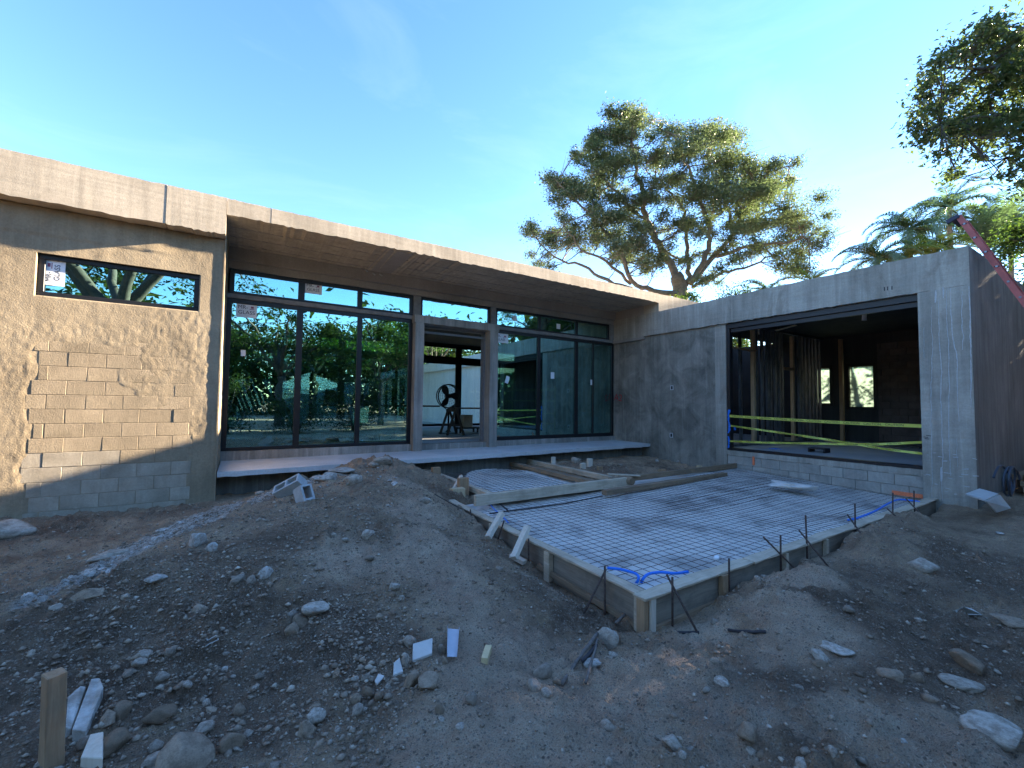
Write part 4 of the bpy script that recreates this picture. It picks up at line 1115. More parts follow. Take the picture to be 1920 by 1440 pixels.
# ---- trees behind the camera, seen mirrored in the glazing
def btree(label, x, y, h, r, n, mat, lean=(0, 0), tr=0.3, group=None):
    t = thing('garden_tree', label, 'tree', (x, y, 0))
    top = np.array([x + lean[0], y + lean[1], h * .8]); f = np.array([x + lean[0] * .3, y + lean[1] * .3, h * .38])
    LPs = limb('trunk', [(x, y, -.1), (np.array([x, y, 0]) + f) / 2, f], tr, tr * .7, m_bark_d, t, sides=10)
    for k in range(6):
        a = k * 1.05 + RNG.uniform(0, .6); e = top + np.array([math.cos(a) * r * .75, math.sin(a) * r * .75, RNG.uniform(-.2, .15) * h])
        LPs += limb('limb', [f, f * .5 + e * .5 + np.array([0, 0, h * .05]), e], tr * .5, 0.04, m_bark_d, t, amp=.08)
    cs = []; rs = []; cn = []
    for k in range(34):
        a = RNG.uniform(0, 6.28); q = r * math.sqrt(RNG.random())
        cs.append((top[0] + q * math.cos(a), top[1] + q * math.sin(a), h * (.5 + .5 * RNG.random() * (1 - .5 * (q / r) ** 2)))); rs.append(r * RNG.uniform(.14, .26)); cn.append(n // 34)
    leaves('crown', cs, rs, cn, 0.22, mat, t, flat=.6); twigs(LPs, cs, m_bark_d, t, .035, 3, rs)
    return t
btree('great old tree with a thick forked trunk behind the camera, mirrored in the narrow window', -4.6, -6.5, 12.5, 5.5, 5500, m_leaf_dark, (0.5, -0.5), .55)
btree('wide dark tree behind the camera, mirrored in the left porch glazing', 2.2, -12.0, 8.6, 4.6, 11000, m_leaf_dark, (0, 0), .35)
btree('greener tree behind the camera, mirrored in the middle porch glazing', 8.5, -11.0, 8.0, 4.0, 11000, m_leaf_bush, (0, 0), .22)
btree('loose green tree behind the camera, mirrored beside the doorway', 14.5, -13.0, 8.6, 4.2, 11000, m_leaf_dark, (0, 0), .28)
btree('far dark tree behind the camera, mirrored at the right of the porch glazing', 22.0, -17.0, 10.0, 5.0, 11000, m_leaf_dark, (0, 0), .3)
for x, y, h, r, lb in ((26, -0.9, 11, 2.6, 'unseen shade tree added beyond the right hedge, nearest the wing'), (26.5, -4.9, 11.5, 2.7, 'unseen shade tree added beyond the right hedge, second from the wing'), (27, -7.6, 11, 2.9, 'unseen shade tree added beyond the right hedge, third from the wing'), (28, -11, 12, 3.2, 'unseen shade tree added beyond the right hedge, fourth from the wing'), (28, -14.8, 12, 3.3, 'unseen shade tree added beyond the right hedge, fifth from the wing'), (30, -19, 13, 3.6, 'unseen shade tree added beyond the right hedge, farthest from the wing')):
    btree(lb, x, y, h, r, 13000, m_leaf_dark, (0, 0), .25, 'unseen shade trees added beyond the right hedge')  # unseen row, added to block sun from the foreground, end wall and mirrored ground
# ---- courtyard trees seen through the house
btree('bushy courtyard tree seen through the left porch glazing', 3.5, 27.0, 8.5, 3.6, 12000, m_leaf_bright, (0, 0), .25)
btree('courtyard tree seen through the middle porch glazing, left of the white outbuilding', 8.0, 31.0, 9.5, 4.0, 12000, m_leaf_bush, (0, 0), .28)
btree('tall courtyard tree behind the white outbuilding seen through the doorway', 17.0, 42.0, 13.0, 5.0, 10000, m_leaf_bush, (0, 0), .3)
def far_wood():
    cs = []; rs = []; cn = []
    for k in range(520):
        a = RNG.uniform(0, 2 * math.pi); r = RNG.uniform(42, 62)
        x, y = 6 + r * math.cos(a), 8 + r * math.sin(a)
        if -0.45 < math.atan2(y - 1, x) < 1.35 and r < 70 and (math.atan2(y - 1, x) < 0.95): h = 3.2
        else: h = RNG.uniform(7, 13)
        for j in range(3): cs.append((x + RNG.normal(0, 1), y + RNG.normal(0, 1), h * (j + .6) / 3)); rs.append(2.6); cn.append(130)
    tag(leaves('far_wood', cs, rs, cn, 0.85, m_leaf_dark, None, flat=.8), 'far belt of dark green trees all round the site', 'trees', kind='stuff')
far_wood()
btree('dark courtyard tree at the far left behind the house', -2.0, 32.0, 9.0, 4.0, 9000, m_leaf_bush, (0, 0), .3)

# ================================================================== LETTERING HELPER
def text_mesh(txt, size, mat, depth=0.0, align='CENTER'):
    cu = bpy.data.curves.new('text', 'FONT'); cu.body = txt; cu.size = size; cu.extrude = depth
    cu.align_x = align; cu.align_y = 'CENTER'
    o = bpy.data.objects.new('text', cu); COL.objects.link(o)
    me = bpy.data.meshes.new_from_object(o.evaluated_get(bpy.context.evaluated_depsgraph_get()))
    bpy.data.objects.remove(o); bpy.data.curves.remove(cu)
    me.materials.clear(); me.materials.append(mat)
    return me
m_ink = plain('black_ink', (0.012, 0.012, 0.02), rough=0.6, var=0.05)
m_ink_red = plain('red_paint', (0.36, 0.03, 0.025), rough=0.8, var=0.2)
m_paper = plain('white_paper', (0.72, 0.73, 0.74), rough=0.6, var=0.05)
m_orange = plain('orange_marking_paint', (0.75, 0.20, 0.09), rough=0.8, var=0.25, scale=60)
m_white_paint = plain('lime_white', (0.47, 0.48, 0.47), rough=0.9, var=0.2, scale=30)
m_black = plain('black_plastic', (0.012, 0.012, 0.013), rough=0.45, var=0.1)
m_blue = plain('blue_tube', (0.02, 0.19, 0.72), rough=0.4, var=0.1)
m_bluetape = plain('blue_masking_tape', (0.02, 0.16, 0.62), rough=0.7, var=0.2)
m_yellow = plain('yellow_tape', (0.54, 0.55, 0.09), rough=0.45, var=0.08)
m_galv = Mat('galvanised_steel', rough=0.42, spec=0.5); m_galv.b.inputs['Metallic'].default_value = 0.75
m_galv.col(m_galv.mix(m_galv.ramp(m_galv.noise(m_galv.co((1, 1, .3), True), 8, 4), [(.3, 0), (.7, 1)]), (0.13, 0.14, 0.155), (0.30, 0.32, 0.34))); m_galv = m_galv.m

# ================================================================== HOUSE MARKS AND SMALL PARTS
M_XZ = Matrix(((1, 0, 0), (0, 0, -1), (0, 1, 0))).to_4x4()          # text plane facing -y
M_YZ = Matrix(((0, 0, -1), (-1, 0, 0), (0, 1, 0))).to_4x4()         # text plane facing -x, reading towards -y
def mark(name, me, mtx, loc, parent=house):
    o = bpy.data.objects.new(name, me); COL.objects.link(o)
    m = mtx.copy(); m.translation = Vector(loc)
    o.parent = parent; o.matrix_parent_inverse = wloc(parent).inverted(); o.matrix_basis = m
    return o
gp = PX(1159, 746, XWL - 0.002)
mark('graffiti', text_mesh('A2', 0.30, m_ink_red), M_YZ @ Matrix.Rotation(-0.12, 4, 'Z') @ Matrix.Shear('XY', 4, (0.3, 0)) if False else M_YZ @ Matrix.Rotation(-0.12, 4, 'Z'), gp)
for u, v, w, h in ((1413, 864, .045, .20), (1701, 927, .42, .07)):
    p = PX(u, v, XWL - 0.006 if u > 1500 else XWL - 0.008); b = MB(); b.box((p[0] - .012, p[1] - w / 2, p[2] - h / 2), (p[0] + .01, p[1] + w / 2, p[2] + h / 2)); b.build('orange_mark', m_orange, house)
for u, v, a in ((1657, 542, .3), (1663, 541, .25), (1671, 540, .2)):
    p = PX(u, v, XF - 0.002); b = MB(); b.bar(p - np.array([0, .01, .035]), p + np.array([0, -.012, .035]), .012, .006, up=(1, 0, 0)); b.build('black_mark', m_ink, house)
for u, v in ((1736, 820), (1741, 817), (1738, 823)):
    p = PX(u, v, XF - 0.003); b = MB(); b.bar(p - np.array([0, .03, .0]), p + np.array([0, .03, .005]), .010, .006, up=(1, 0, 0)); b.build('black_mark', m_ink, house)
# conduit boxes in the wing wall
for u, v in ((1260, 727), (1259, 816)):
    p = PX(u, v, XWL); b = MB(); r = .05
    b.box((p[0] - .012, p[1] - r, p[2] - r * 1.3), (p[0] - .002, p[1] - r * .6, p[2] + r * 1.3)); b.box((p[0] - .012, p[1] + r * .6, p[2] - r * 1.3), (p[0] - .002, p[1] + r, p[2] + r * 1.3)); b.box((p[0] - .012, p[1] - r * .6, p[2] + r * .9), (p[0] - .002, p[1] + r * .6, p[2] + r * 1.3)); b.box((p[0] - .012, p[1] - r * .6, p[2] - r * 1.3), (p[0] - .002, p[1] + r * .6, p[2] - r * .9))
    bx = b.build('conduit_box', m_white_paint, house)
    b = MB(); b.box((p[0] - .006, p[1] - r * .6, p[2] - r * .9), (p[0] - .003, p[1] + r * .6, p[2] + r * .9)); b.build('dark_hole_plate', m_black, bx)  # black plate, its colour standing in for the dark hollow of the box
# lime drips down the corner pier
def drip(pxl, wd):
    b = MB(); P = [PX(1600 + a / 2.4, 380 + c / 2.4, XF - 0.003) for a, c in pxl]; P = wig(P, 14, 0.0)
    P = [q + np.array([0, 0.006 * float(fbm(np.array([q[2] * 4]), np.array([q[1] * 9]), 2, 3, 3)[0]), 0]) for q in P]
    vs = []; fs = []
    for i, q in enumerate(P):
        w = .6 * wd * (0.7 + .5 * abs(math.sin(i * 1.7))) * (0.5 + .5 * math.sin(math.pi * min(1, (i + 3) / (len(P) + 3))))
        vs += [q + np.array([0, w, 0]), q + np.array([-.004, 0, 0]), q + np.array([0, -w, 0])]
    for i in range(len(P) - 1):
        fs += [(i * 3, i * 3 + 1, i * 3 + 4, i * 3 + 3), (i * 3 + 1, i * 3 + 2, i * 3 + 5, i * 3 + 4)]
    b.add(vs, fs); b.build('lime_drip', m_white_paint, house)
for pl, w in (([(352, 470), (350, 560), (357, 620), (354, 720), (350, 870), (352, 1100), (355, 1200), (352, 1330)], .008), ([(384, 430), (386, 560), (388, 640), (397, 740), (394, 860), (398, 1000), (402, 1110), (405, 1150), (398, 1220), (400, 1340)], .010), ([(419, 395), (420, 540), (428, 640), (431, 760), (430, 1000), (434, 1150), (438, 1230)], .009), ([(438, 385), (440, 500), (446, 600), (466, 700), (466, 800), (474, 985)], .011), ([(489, 400), (488, 520), (494, 600), (491, 662)], .009), ([(521, 375), (526, 560), (528, 700), (530, 920)], .012), ([(372, 395), (370, 450)], .02), ([(402, 380), (404, 430)], .014), ([(318, 560), (318, 700)], .005), ([(465, 1060), (468, 1200)], .005), ([(398, 1190), (397, 1255)], .024)):
    drip(pl, w)
# small spalls
for k in range(26):
    p = PX(RNG.uniform(1735, 1832), RNG.uniform(848, 935), XF - 0.001); s = RNG.uniform(.008, .025); b = MB(); b.bar(p + np.array([0, -s * 1.6, RNG.normal(0, .01)]), p + np.array([0, s * 1.6, 0]), .004, s * .6, up=(0, 0, 1)); b.build('lime_spot', m_white_paint, house)

# ================================================================== GLAZIER'S STICKERS AND TABS
def sticker(label, c, w, h, rot=0.0, y=None):
    b = MB(); b.box((-w / 2, -0.001, -h / 2), (w / 2, 0.0008, h / 2)); o = b.build('window_sticker', m_paper); o.location = c; o.rotation_euler = (0, rot, 0)
    tag(o, label, 'sticker', "glazier's stickers on the panes")
    hh, ww = (h, w)
    for txt, dz, dx, sz in (('MR-', h * .2, -w * .18, h * .36), ('GLASS', -h * .16, 0, h * .36)):
        me = text_mesh(txt, sz, m_ink); t = bpy.data.objects.new('lettering', me); COL.objects.link(t); t.parent = o
        t.matrix_basis = Matrix.Translation((dx, -0.0022, dz)) @ M_XZ
    b = MB(); b.box((w * .14, -0.0018, h * .08), (w * .36, -.0012, h * .12)); b.box((w * .2, -0.0018, h * .16), (w * .34, -.0012, h * .3)); t = b.build('printed_patch', plain('printed_plum', (0.25, 0.07, 0.12))); t.parent = o
    return o
yg = YG - 0.02 + 0.035 - 0.002
p = PY(101, 511, 8.533)
sticker('white lettered sticker turned on its side, in the narrow window of the left wall', p, PY(101, 487, 8.533)[2] - PY(101, 536, 8.533)[2], PY(123, 511, 8.533)[0] - PY(80, 511, 8.533)[0], -math.pi / 2)
for u0, u1, v, hp, lab in ((571, 604, 540.5, 21, 'white sticker with black lettering high up, in the second transom pane'), (443, 482, 582, 27, 'largest upright white lettered sticker, at the top left of the tall panes'), (926, 953, 634, 18, 'white lettered sticker right of the door portal, half hidden behind it')):
    c = PY((u0 + u1) / 2, v, yg); w = PY(u1, v, yg)[0] - PY(u0, v, yg)[0]; h = PY(u0, v - hp / 2, yg)[2] - PY(u0, v + hp / 2, yg)[2]
    sticker(lab, c, w, h)
for u, v, w, h, r, lab in ((456, 662, .08, .12, 0, 'small blank white tab on the leftmost tall pane, below the lettered sticker'), (951, 712, .11, .2, .3, 'tilted blank white tab on the first pane right of the doorway'), (1036, 704, .13, .19, 0, 'blank white tab on the middle pane right of the doorway'), (1110, 717, .13, .17, 0, 'blank white tab on the last wide pane beside the wing wall'), (965, 597, .14, .14, 0, 'blank white tab in the transom pane right of the doorway'), (1047, 612, .14, .15, 0, 'blank white tab in the transom pane farther right')):
    c = PY(u, v, yg); b = MB(); b.box((-w / 2, -.001, -h / 2), (w / 2, .0008, h / 2)); o = b.build('window_tab', m_paper); o.location = c; o.rotation_euler = (0, r, 0)
    tag(o, lab, 'window tab', 'blank tabs on the panes')

# ================================================================== CAUTION TAPE AND BLUE TAPE
def ribbon(name, P, w, label, txt=None, twist=0.0, period=0.33, sag=0.0):
    P = [np.array(q, float) for q in P]; Q = wig(P, 16, 0.0); n = len(Q); vs = []; fs = []
    for i, q in enumerate(Q):
        a = twist * math.sin(i * .33) + 0.05 * math.sin(i * .9)
        up = np.array([-math.sin(a), 0, math.cos(a)])
        hw = w / 2 * (1 + .0 * i)
        q = q - np.array([0, 0, sag * math.sin(math.pi * i / (n - 1))])
        vs += [q - up * hw, q + up * hw]
        Q[i] = q
    for i in range(n - 1): fs.append((2 * i, 2 * i + 1, 2 * i + 3, 2 * i + 2))
    b = MB(); b.add(vs, fs); o = b.build(name, m_yellow)
    sm = o.modifiers.new('thickness', 'SOLIDIFY'); sm.thickness = 0.0006
    tag(o, label, 'caution tape', 'caution tapes across the wing opening')
    if txt:
        d = np.array(Q); s = np.concatenate([[0], np.cumsum(np.linalg.norm(np.diff(d, axis=0), axis=1))])
        me = text_mesh('CAUTION', w * 1.0, m_ink); k = period * .6; j = 0
        while k < s[-1] - .15:
            i = min(n - 2, int(np.searchsorted(s, k)) - 1); f = (k - s[i]) / (s[i + 1] - s[i]); q = d[i] * (1 - f) + d[i + 1] * f; dr = (d[i + 1] - d[i]); dr /= np.linalg.norm(dr)
            t = bpy.data.objects.new('lettering', me if j % 3 else me); COL.objects.link(t); t.parent = o
            xx = Vector(dr); zz = Vector((-1, 0, 0)); zz = (zz - xx * zz.dot(xx)).normalized(); yy = zz.cross(xx)
            m = Matrix((xx, yy, zz)).transposed().to_4x4(); m.translation = Vector(q - np.array([.004, 0, 0])); t.matrix_basis = m
            k += period; j += 1
    return o
xt = XWL + 0.005
ribbon('caution_tape', [PX(1368, 780, xt), PX(1480, 787, xt - .01), PX(1610, 794, xt - .01), PX(1731, 799, xt)], .060, 'uppermost yellow caution tape stretched level across the wing opening', True, .0)
ribbon('caution_tape', [PX(1368, 827, xt), PX(1440, 830, xt - .01), PX(1545, 832, xt - .01), PX(1640, 833, xt), PX(1731, 829, xt)], .046, 'lower yellow caution tape near the sill, running up slightly at its right end', True, .35)
ribbon('caution_tape', [PX(1368, 798, xt + .01), PX(1440, 808, xt), PX(1530, 821, xt), PX(1600, 832, xt), PX(1660, 842, xt - .01), PX(1733, 851, xt)], .046, 'yellow caution tape slanting down to the right across the other two', True, .55)
for pl, w, lab in (([(1367, 768), (1366, 785), (1368, 800), (1366, 812)], .045, 'long ragged strip of blue masking tape on the left edge of the wing opening'), ([(1366, 818), (1367, 830), (1366, 840)], .04, 'short strip of blue masking tape low on the left edge of the wing opening')):
    Q = wig([PX(a, c, XWL - .004) for a, c in pl], 6, .0); b = MB(); vs = []; fs = []
    for q in Q:
        w1 = w * RNG.uniform(.4, .7); vs += [q + np.array([0, w1, 0]), q + np.array([-.006, -w1 * RNG.uniform(.4, 1.6), 0])]
    for i in range(len(Q) - 1): fs.append((2 * i, 2 * i + 1, 2 * i + 3, 2 * i + 2))
    b.add(vs, fs); o = b.build('blue_tape', m_bluetape); sm = o.modifiers.new('thickness', 'SOLIDIFY'); sm.thickness = .002; tag(o, lab, 'masking tape', 'blue masking tape on the wing opening')
p = PX(1378, 803, XWL + .2); b = MB(); b.box(p - .035, p + .035); b2 = MB(); b2.tube([p - np.array([0, 0, .05]), p + np.array([0, .01, .06])], .028, 7); tag(b2.build('blue_tape', m_bluetape), 'wad of blue masking tape wrapped round the thin pole in the wing opening', 'masking tape', 'blue masking tape on the wing opening')
p = PX(1453, 844, XWL + .03); b = MB(); b.bar(p + np.array([0, -.13, .03]), p + np.array([0, .13, .03]), .06, .006, seg=6, amp=.006); tag(b.build('blue_tape', m_bluetape), 'flat scrap of blue masking tape on the bottom frame of the wing opening', 'masking tape', 'blue masking tape on the wing opening')

# ================================================================== INSIDE THE WING
st = thing('stud_wall', 'row of galvanised steel studs and timber posts just inside the left of the wing opening', 'stud wall', (13.5, 6.6, 0.56))
def stud(x, y, w=.085, d=.04, z0=.56, z1=3.9, name='stud', mat=None, par=None):
    b = MB(); t = .004
    b.box((x - d / 2, y - w / 2, z0), (x + d / 2, y - w / 2 + t, z1)); b.box((x - d / 2, y + w / 2 - t, z0), (x + d / 2, y + w / 2, z1)); b.box((x + d / 2 - t, y - w / 2 + t, z0), (x + d / 2, y + w / 2 - t, z1))
    return b.build(name, mat or m_galv, par)
xs_ = [11.1, 11.5, 12.35, 12.62, 12.9, 13.05, 13.3, 13.55, 13.75, 14.75, 14.95, 15.2, 15.4, 15.65, 15.9, 16.2]
for x in xs_: stud(x, 6.6 + RNG.normal(0, .01), par=st)
for u, v in ((1414, 833), (1488, 827)):
    q = PZ(u, v, .57); b = MB(); b.box((q[0] - .05, q[1] - .05, .56), (q[0] + .05, q[1] + .05, 3.85)); b.build('timber_post', m_stake, st, bevel=.004)
b = MB(); b.box((16.0, 5.9, .56), (16.1, 6.0, 3.8)); b.build('timber_post', m_stake_b, st, bevel=.004)
b = MB(); b.box((11.05, 6.56, 3.86), (16.4, 6.65, 3.92)); b.build('top_track', m_galv, st)
b = MB(); b.box((11.05, 6.56, .561), (16.4, 6.65, .60)); b.build('bottom_track', m_galv, st)
b = MB(); b.bar(PX(1376, 652, 10.7), PX(1415, 658, 12.1), .09, .04); b.build('cross_brace', m_stake_b, st)
b = MB(); b.box((13.78, 6.56, 2.75), (14.4, 6.64, 2.83)); b.build('cross_brace', m_stake_b, st)
b = MB(); q = PZ(1374, 839, .605); b.tube([q, (q[0], q[1], 3.55)], .016, 8); tag(b.build('thin_pole', m_pale), 'thin pale pole standing upright at the left of the wing opening', 'pole')
for u, v, a, d, lab in ((1423, 619, .25, 13.0, 'small white lamp holder hanging tilted near the left studs in the wing'), (1621, 591, -.05, 12.4, 'small white lamp holder hanging from the middle of the wing ceiling')):
    p = PX(u, v, d); t = thing('hanging_lamp', lab, 'lamp', (p[0], p[1], p[2] - .12))
    b = MB(); b.tube([(p[0] - a * .1, p[1] + a * .3, 3.94), (p[0], p[1] + a * .1, p[2] + .1)], .006, 5); b.build('cord', m_black, t)
    b = MB(); b.tube([(p[0], p[1] + a * .15, p[2] + .12), (p[0], p[1], p[2] + .04), (p[0], p[1] - a * .15, p[2] - .12)], [.02, .045, .05], 10); b.build('lamp_shade', m_paper, t)
p = PX(1475, 614, 13.2); b = MB(); b.bar(p + np.array([0, .3, -.05]), p + np.array([0, -.25, .03]), .12, .02); b.tube([p + np.array([0, .25, 0]), (p[0], p[1] + .25, 3.94)], .004, 5); tag(b.build('hung_plank', m_pale), 'short plank hanging under the wing ceiling beside the lamp holder', 'plank')
for u, v, w, h, lab in ((1530, 848, .35, .10, 'low dark metal stand on the wing floor near the sill'), (1690, 838, .8, .06, 'dark boards lying on the wing floor by the right jamb')):
    p = PZ(u, v, .57); b = MB(); b.box((p[0], p[1] - w / 2, .565), (p[0] + .3, p[1] - w / 2 + .03, .565 + h)); b.box((p[0], p[1] + w / 2 - .03, .565), (p[0] + .3, p[1] + w / 2, .565 + h)); b.box((p[0], p[1] - w / 2 + .03, .54 + h), (p[0] + .3, p[1] + w / 2 - .03, .565 + h)); tag(b.build('floor_stand' if w < .5 else 'stacked_boards', m_darksteel), lab, 'stand' if w < .5 else 'boards')

# ================================================================== INSIDE THE MAIN ROOM
for k in range(13):
    x0 = 0.05 + .075 * k; b = MB(); yb = 12.6 + RNG.uniform(-.25, .25); b.bar((x0 + .25 + .02 * k, yb, .63), (x0 - .28 + RNG.normal(0, .05), yb + .45, 2.3 + RNG.uniform(-.35, .35)), .07, .03, up=(0, -1, 0))
    o = b.build('leaning_plank', m_pale if k % 3 else m_stake); tag(o, 'rough plank in the leaning bundle inside the leftmost tall pane, ' + ('outermost left', 'second', 'third', 'fourth', 'fifth', 'sixth', 'seventh', 'eighth', 'ninth', 'tenth', 'eleventh', 'twelfth', 'outermost right')[k], 'plank', 'planks leaning inside the left glazing')
b = MB(); b.lathe([(.0, 0), (.14, 0), (.17, .38), (.175, .38), (.175, .36), (.15, .03), (0, .03)], (.28, 11.3, .613), 20); tag(b.build('bucket', m_paper, smooth=True), 'translucent white bucket standing inside the leftmost tall pane', 'bucket')
def sawhorse(x, y, w, h, rot, label, mat):
    t = thing('sawhorse', label, 'sawhorse', (x, y, .613), rot)
    b = MB(); b.box((-w / 2, -.05, h - .09), (w / 2, .05, h)); b.build('top_beam', mat, t, bevel=0).matrix_parent_inverse.identity()
    for sx in (-1, 1):
        for sy in (-1, 1):
            b = MB(); b.bar((sx * (w / 2 - .12), sy * .28, 0), (sx * (w / 2 - .12), sy * .04, h - .09), .07, .035, up=(1, 0, 0)); b.build('leg', mat, t).matrix_parent_inverse.identity()
        b = MB(); b.box((sx * (w / 2 - .12) - .02, -.2, .28), (sx * (w / 2 - .12) + .02, .2, .34)); b.build('spreader', mat, t).matrix_parent_inverse.identity()
    return t
m_dkwood = wood('dark_worn_wood', (0.055, 0.04, 0.03), (0.12, 0.09, 0.065), 'X', dirty=.4)
sawhorse(5.0, 14.5, 1.0, .86, 1.3, 'dark wooden sawhorse left in the doorway, under the bench plank', m_dkwood)
sawhorse(5.75, 12.7, .9, .82, 1.5, 'dark sawhorse nearest the doorway, right of the fan', m_dkwood)
sawhorse(3.0, 15.2, 1.0, .86, 1.4, 'dark sawhorse seen through the tall panes left of the doorway', m_dkwood)
b = MB(); b.box((2.2, 14.3, 1.475), (6.0, 14.75, 1.53)); tag(b.build('bench_plank', m_dkwood), 'long dark bench plank laid over the sawhorses behind the doorway', 'bench plank')
b = MB(); b.box((5.7, 12.4, 1.435), (7.2, 12.95, 1.48)); tag(b.build('bench_plank', m_dkwood), 'shorter dark bench plank right of the fan', 'bench plank')
b = MB(); b.box((3.1, 14.25, 1.535), (3.9, 14.7, 1.85)); tag(b.build('tool_chest', m_black, bevel=.01), 'black tool chest on the bench, seen through the middle tall pane', 'tool chest')
b = MB(); b.hexa([(-.22, -.1, 0), (.22, -.1, 0), (.22, .1, 0), (-.22, .1, 0), (-.16, -.03, .5), (.2, -.03, .42), (.2, .03, .42), (-.16, .03, .5)]); o = b.build('bag', m_white_paint, bevel=.03, seg=2); o.location = (2.4, 14.5, 1.53); tag(o, 'pale sagging bag on the bench behind the middle tall pane', 'bag')
for x, y, s, mat, lab in ((1.5, 13.4, .35, m_pale, 'brown carton on the floor behind the second tall pane'), (2.3, 12.6, .3, m_stake, 'small open carton on the floor near the middle glazing'), (3.05, 12.1, .33, m_pale, 'pale crate on the floor behind the third tall pane')):
    b = MB(); t = .02
    b.box((x, y, .613), (x + s, y + s, .635)); b.box((x, y, .635), (x + s, y + t, .613 + s * .8)); b.box((x, y + s - t, .635), (x + s, y + s, .613 + s * .8)); b.box((x, y + t, .635), (x + t, y + s - t, .613 + s * .8)); b.box((x + s - t, y + t, .635), (x + s, y + s - t, .613 + s * .8)); tag(b.build('carton', mat), lab, 'carton')
b = MB(); b.box((6.3, 13.6, .614), (6.55, 13.9, .62)); p = PY(878, 789, 13.2); b = MB(); b.box((p[0] - .17, 13.2, p[2] - .22), (p[0] + .17, 13.5, p[2] + .2)); tag(b.build('carton', plain('sunlit_carton', (0.62, 0.50, 0.34)), bevel=.01), 'tan carton standing on the low trestle at the right of the doorway', 'carton')
b = MB(); b.box((p[0] - .35, 13.15, p[2] - .27), (p[0] + .45, 13.6, p[2] - .222)); [b.box((p[0] + sx, 13.2 + sy, .613), (p[0] + sx + .05, 13.25 + sy, p[2] - .27)) for sx in (-.3, .35) for sy in (0, .3)]; tag(b.build('low_trestle', m_dkwood), 'low dark trestle carrying the tan carton in the doorway', 'trestle')
# pedestal drum fan
fan = thing('pedestal_fan', 'big round black pedestal fan standing in the doorway', 'fan', (5.9, 13.3, .613))
fc = np.array([5.90, 13.3, 1.85]); R_ = .39
def ringp(r, z=0.0, n=40): return [fc + np.array([r * math.cos(2 * math.pi * i / n), z, r * math.sin(2 * math.pi * i / n)]) for i in range(n + 1)]
b = MB(); b.tube(ringp(R_, 0), .022, 6, cap=False); b.tube(ringp(R_, .16), .018, 6, cap=False); b.build('rim', m_black, fan, smooth=True)
b = MB()
for r in (.1, .18, .26, .33): b.tube(ringp(r, -.02 - .04 * (1 - r / R_), 32), .0035, 4, cap=False)
for k in range(20):
    a = k * math.pi / 10; dv = np.array([math.cos(a), 0, math.sin(a)]); b.tube([fc + dv * .06 + np.array([0, -.06, 0]), fc + dv * R_], .003, 4)
b.build('guard', m_black, fan)
for k in range(3):
    a = 2.2 + k * 2 * math.pi / 3; u_ = np.array([math.cos(a), 0, math.sin(a)]); w_ = np.array([-math.sin(a), 0, math.cos(a)])
    b = MB(); rows_ = [(.05, -.04, .05), (.14, -.10, .08), (.24, -.14, .10), (.33, -.13, .05), (.355, -.08, .0)]
    vs = []; fs = []
    for r, c0, c1 in rows_: vs += [fc + u_ * r + w_ * c0 + np.array([0, .03, 0]), fc + u_ * r + w_ * c1 + np.array([0, .09, 0])]
    for i in range(len(rows_) - 1): fs.append((2 * i, 2 * i + 1, 2 * i + 3, 2 * i + 2))
    b.add(vs, fs); o = b.build('blade', m_black, fan); sm = o.modifiers.new('thickness', 'SOLIDIFY'); sm.thickness = .006
b = MB(); b.tube([fc + np.array([0, -.05, 0]), fc + np.array([0, .2, 0])], [.07, .09], 14); b.build('motor', m_black, fan, smooth=False)
b = MB(); b.tube([fc + np.array([-.28, .03, -.30]), fc + np.array([-.1, .03, -.43]), fc + np.array([.1, .03, -.43]), fc + np.array([.28, .03, -.30])], .016, 6); b.build('yoke', m_black, fan)
b = MB(); b.tube([(5.9, 13.33, .64), (5.9, 13.33, 1.44)], .032, 10); b.build('pole', m_black, fan, smooth=True)
b = MB(); b.lathe([(0, 0), (.33, 0), (.33, .02), (.1, .05), (.04, .12), (0, .12)], (5.9, 13.33, .613), 24); b.build('base', m_black, fan)
# yellow scaffold, bin, studs on the right
m_yel = plain('yellow_scaffold_paint', (0.42, 0.36, 0.05), rough=.5)
sf = thing('scaffold', 'yellow rolling scaffold frame behind the panes right of the doorway', 'scaffold', (10.3, 14.6, .613))
for u, v in ((960, 803), (1040, 806)):
    for dy in (0, .7):
        q = PZ(u, v, .613); b = MB(); b.tube([(q[0] * 13.4 / q[1] if 0 else q[0], q[1] + dy, .613), (q[0], q[1] + dy, 2.35)], .028, 8); b.build('upright', m_yel, sf)
qa = PZ(960, 803, .613); qb = PZ(1040, 806, .613)
for z, r in ((2.2, .05), (1.75, .03), (1.25, .025), (.85, .025)):
    for dy in (0, .7):
        b = MB(); b.bar((qa[0], qa[1] + dy, z), (qb[0], qb[1] + dy, z), .03, r * 2); b.build('rail', m_yel, sf)
bn = thing('waste_bin', 'large black waste bin inside the last pane beside the wing wall', 'bin', (11.2, 12.2, .613))
b = MB(); b.lathe([(0, .05), (.25, .05), (.31, .75), (.29, .75), (.24, .1), (0, .1)], (11.2, 12.2, .563), 20); b.build('body', m_black, bn, smooth=True)
b = MB(); b.lathe([(.30, .73), (.355, .73), (.355, .78), (.30, .78), (.30, .73)], (11.2, 12.2, .563), 20); b.build('lip', m_black, bn)
s2 = thing('stud_wall', 'galvanised stud partition seen through the panes next to the wing wall', 'stud wall', (12.4, 14.5, .613))
for k in range(13):
    x = 11.2 + .28 * k; b = MB(); y = 14.6 - .0 * k; stud(x, y, .04, .085, .613, 4.1, par=s2)
b = MB(); b.box((11.1, 14.56, 3.2), (14.8, 14.64, 3.26)); b.build('noggin', m_galv, s2)
b = MB(); b.box((11.1, 14.56, .613), (14.8, 14.645, .65)); b.build('bottom_track', m_galv, s2)

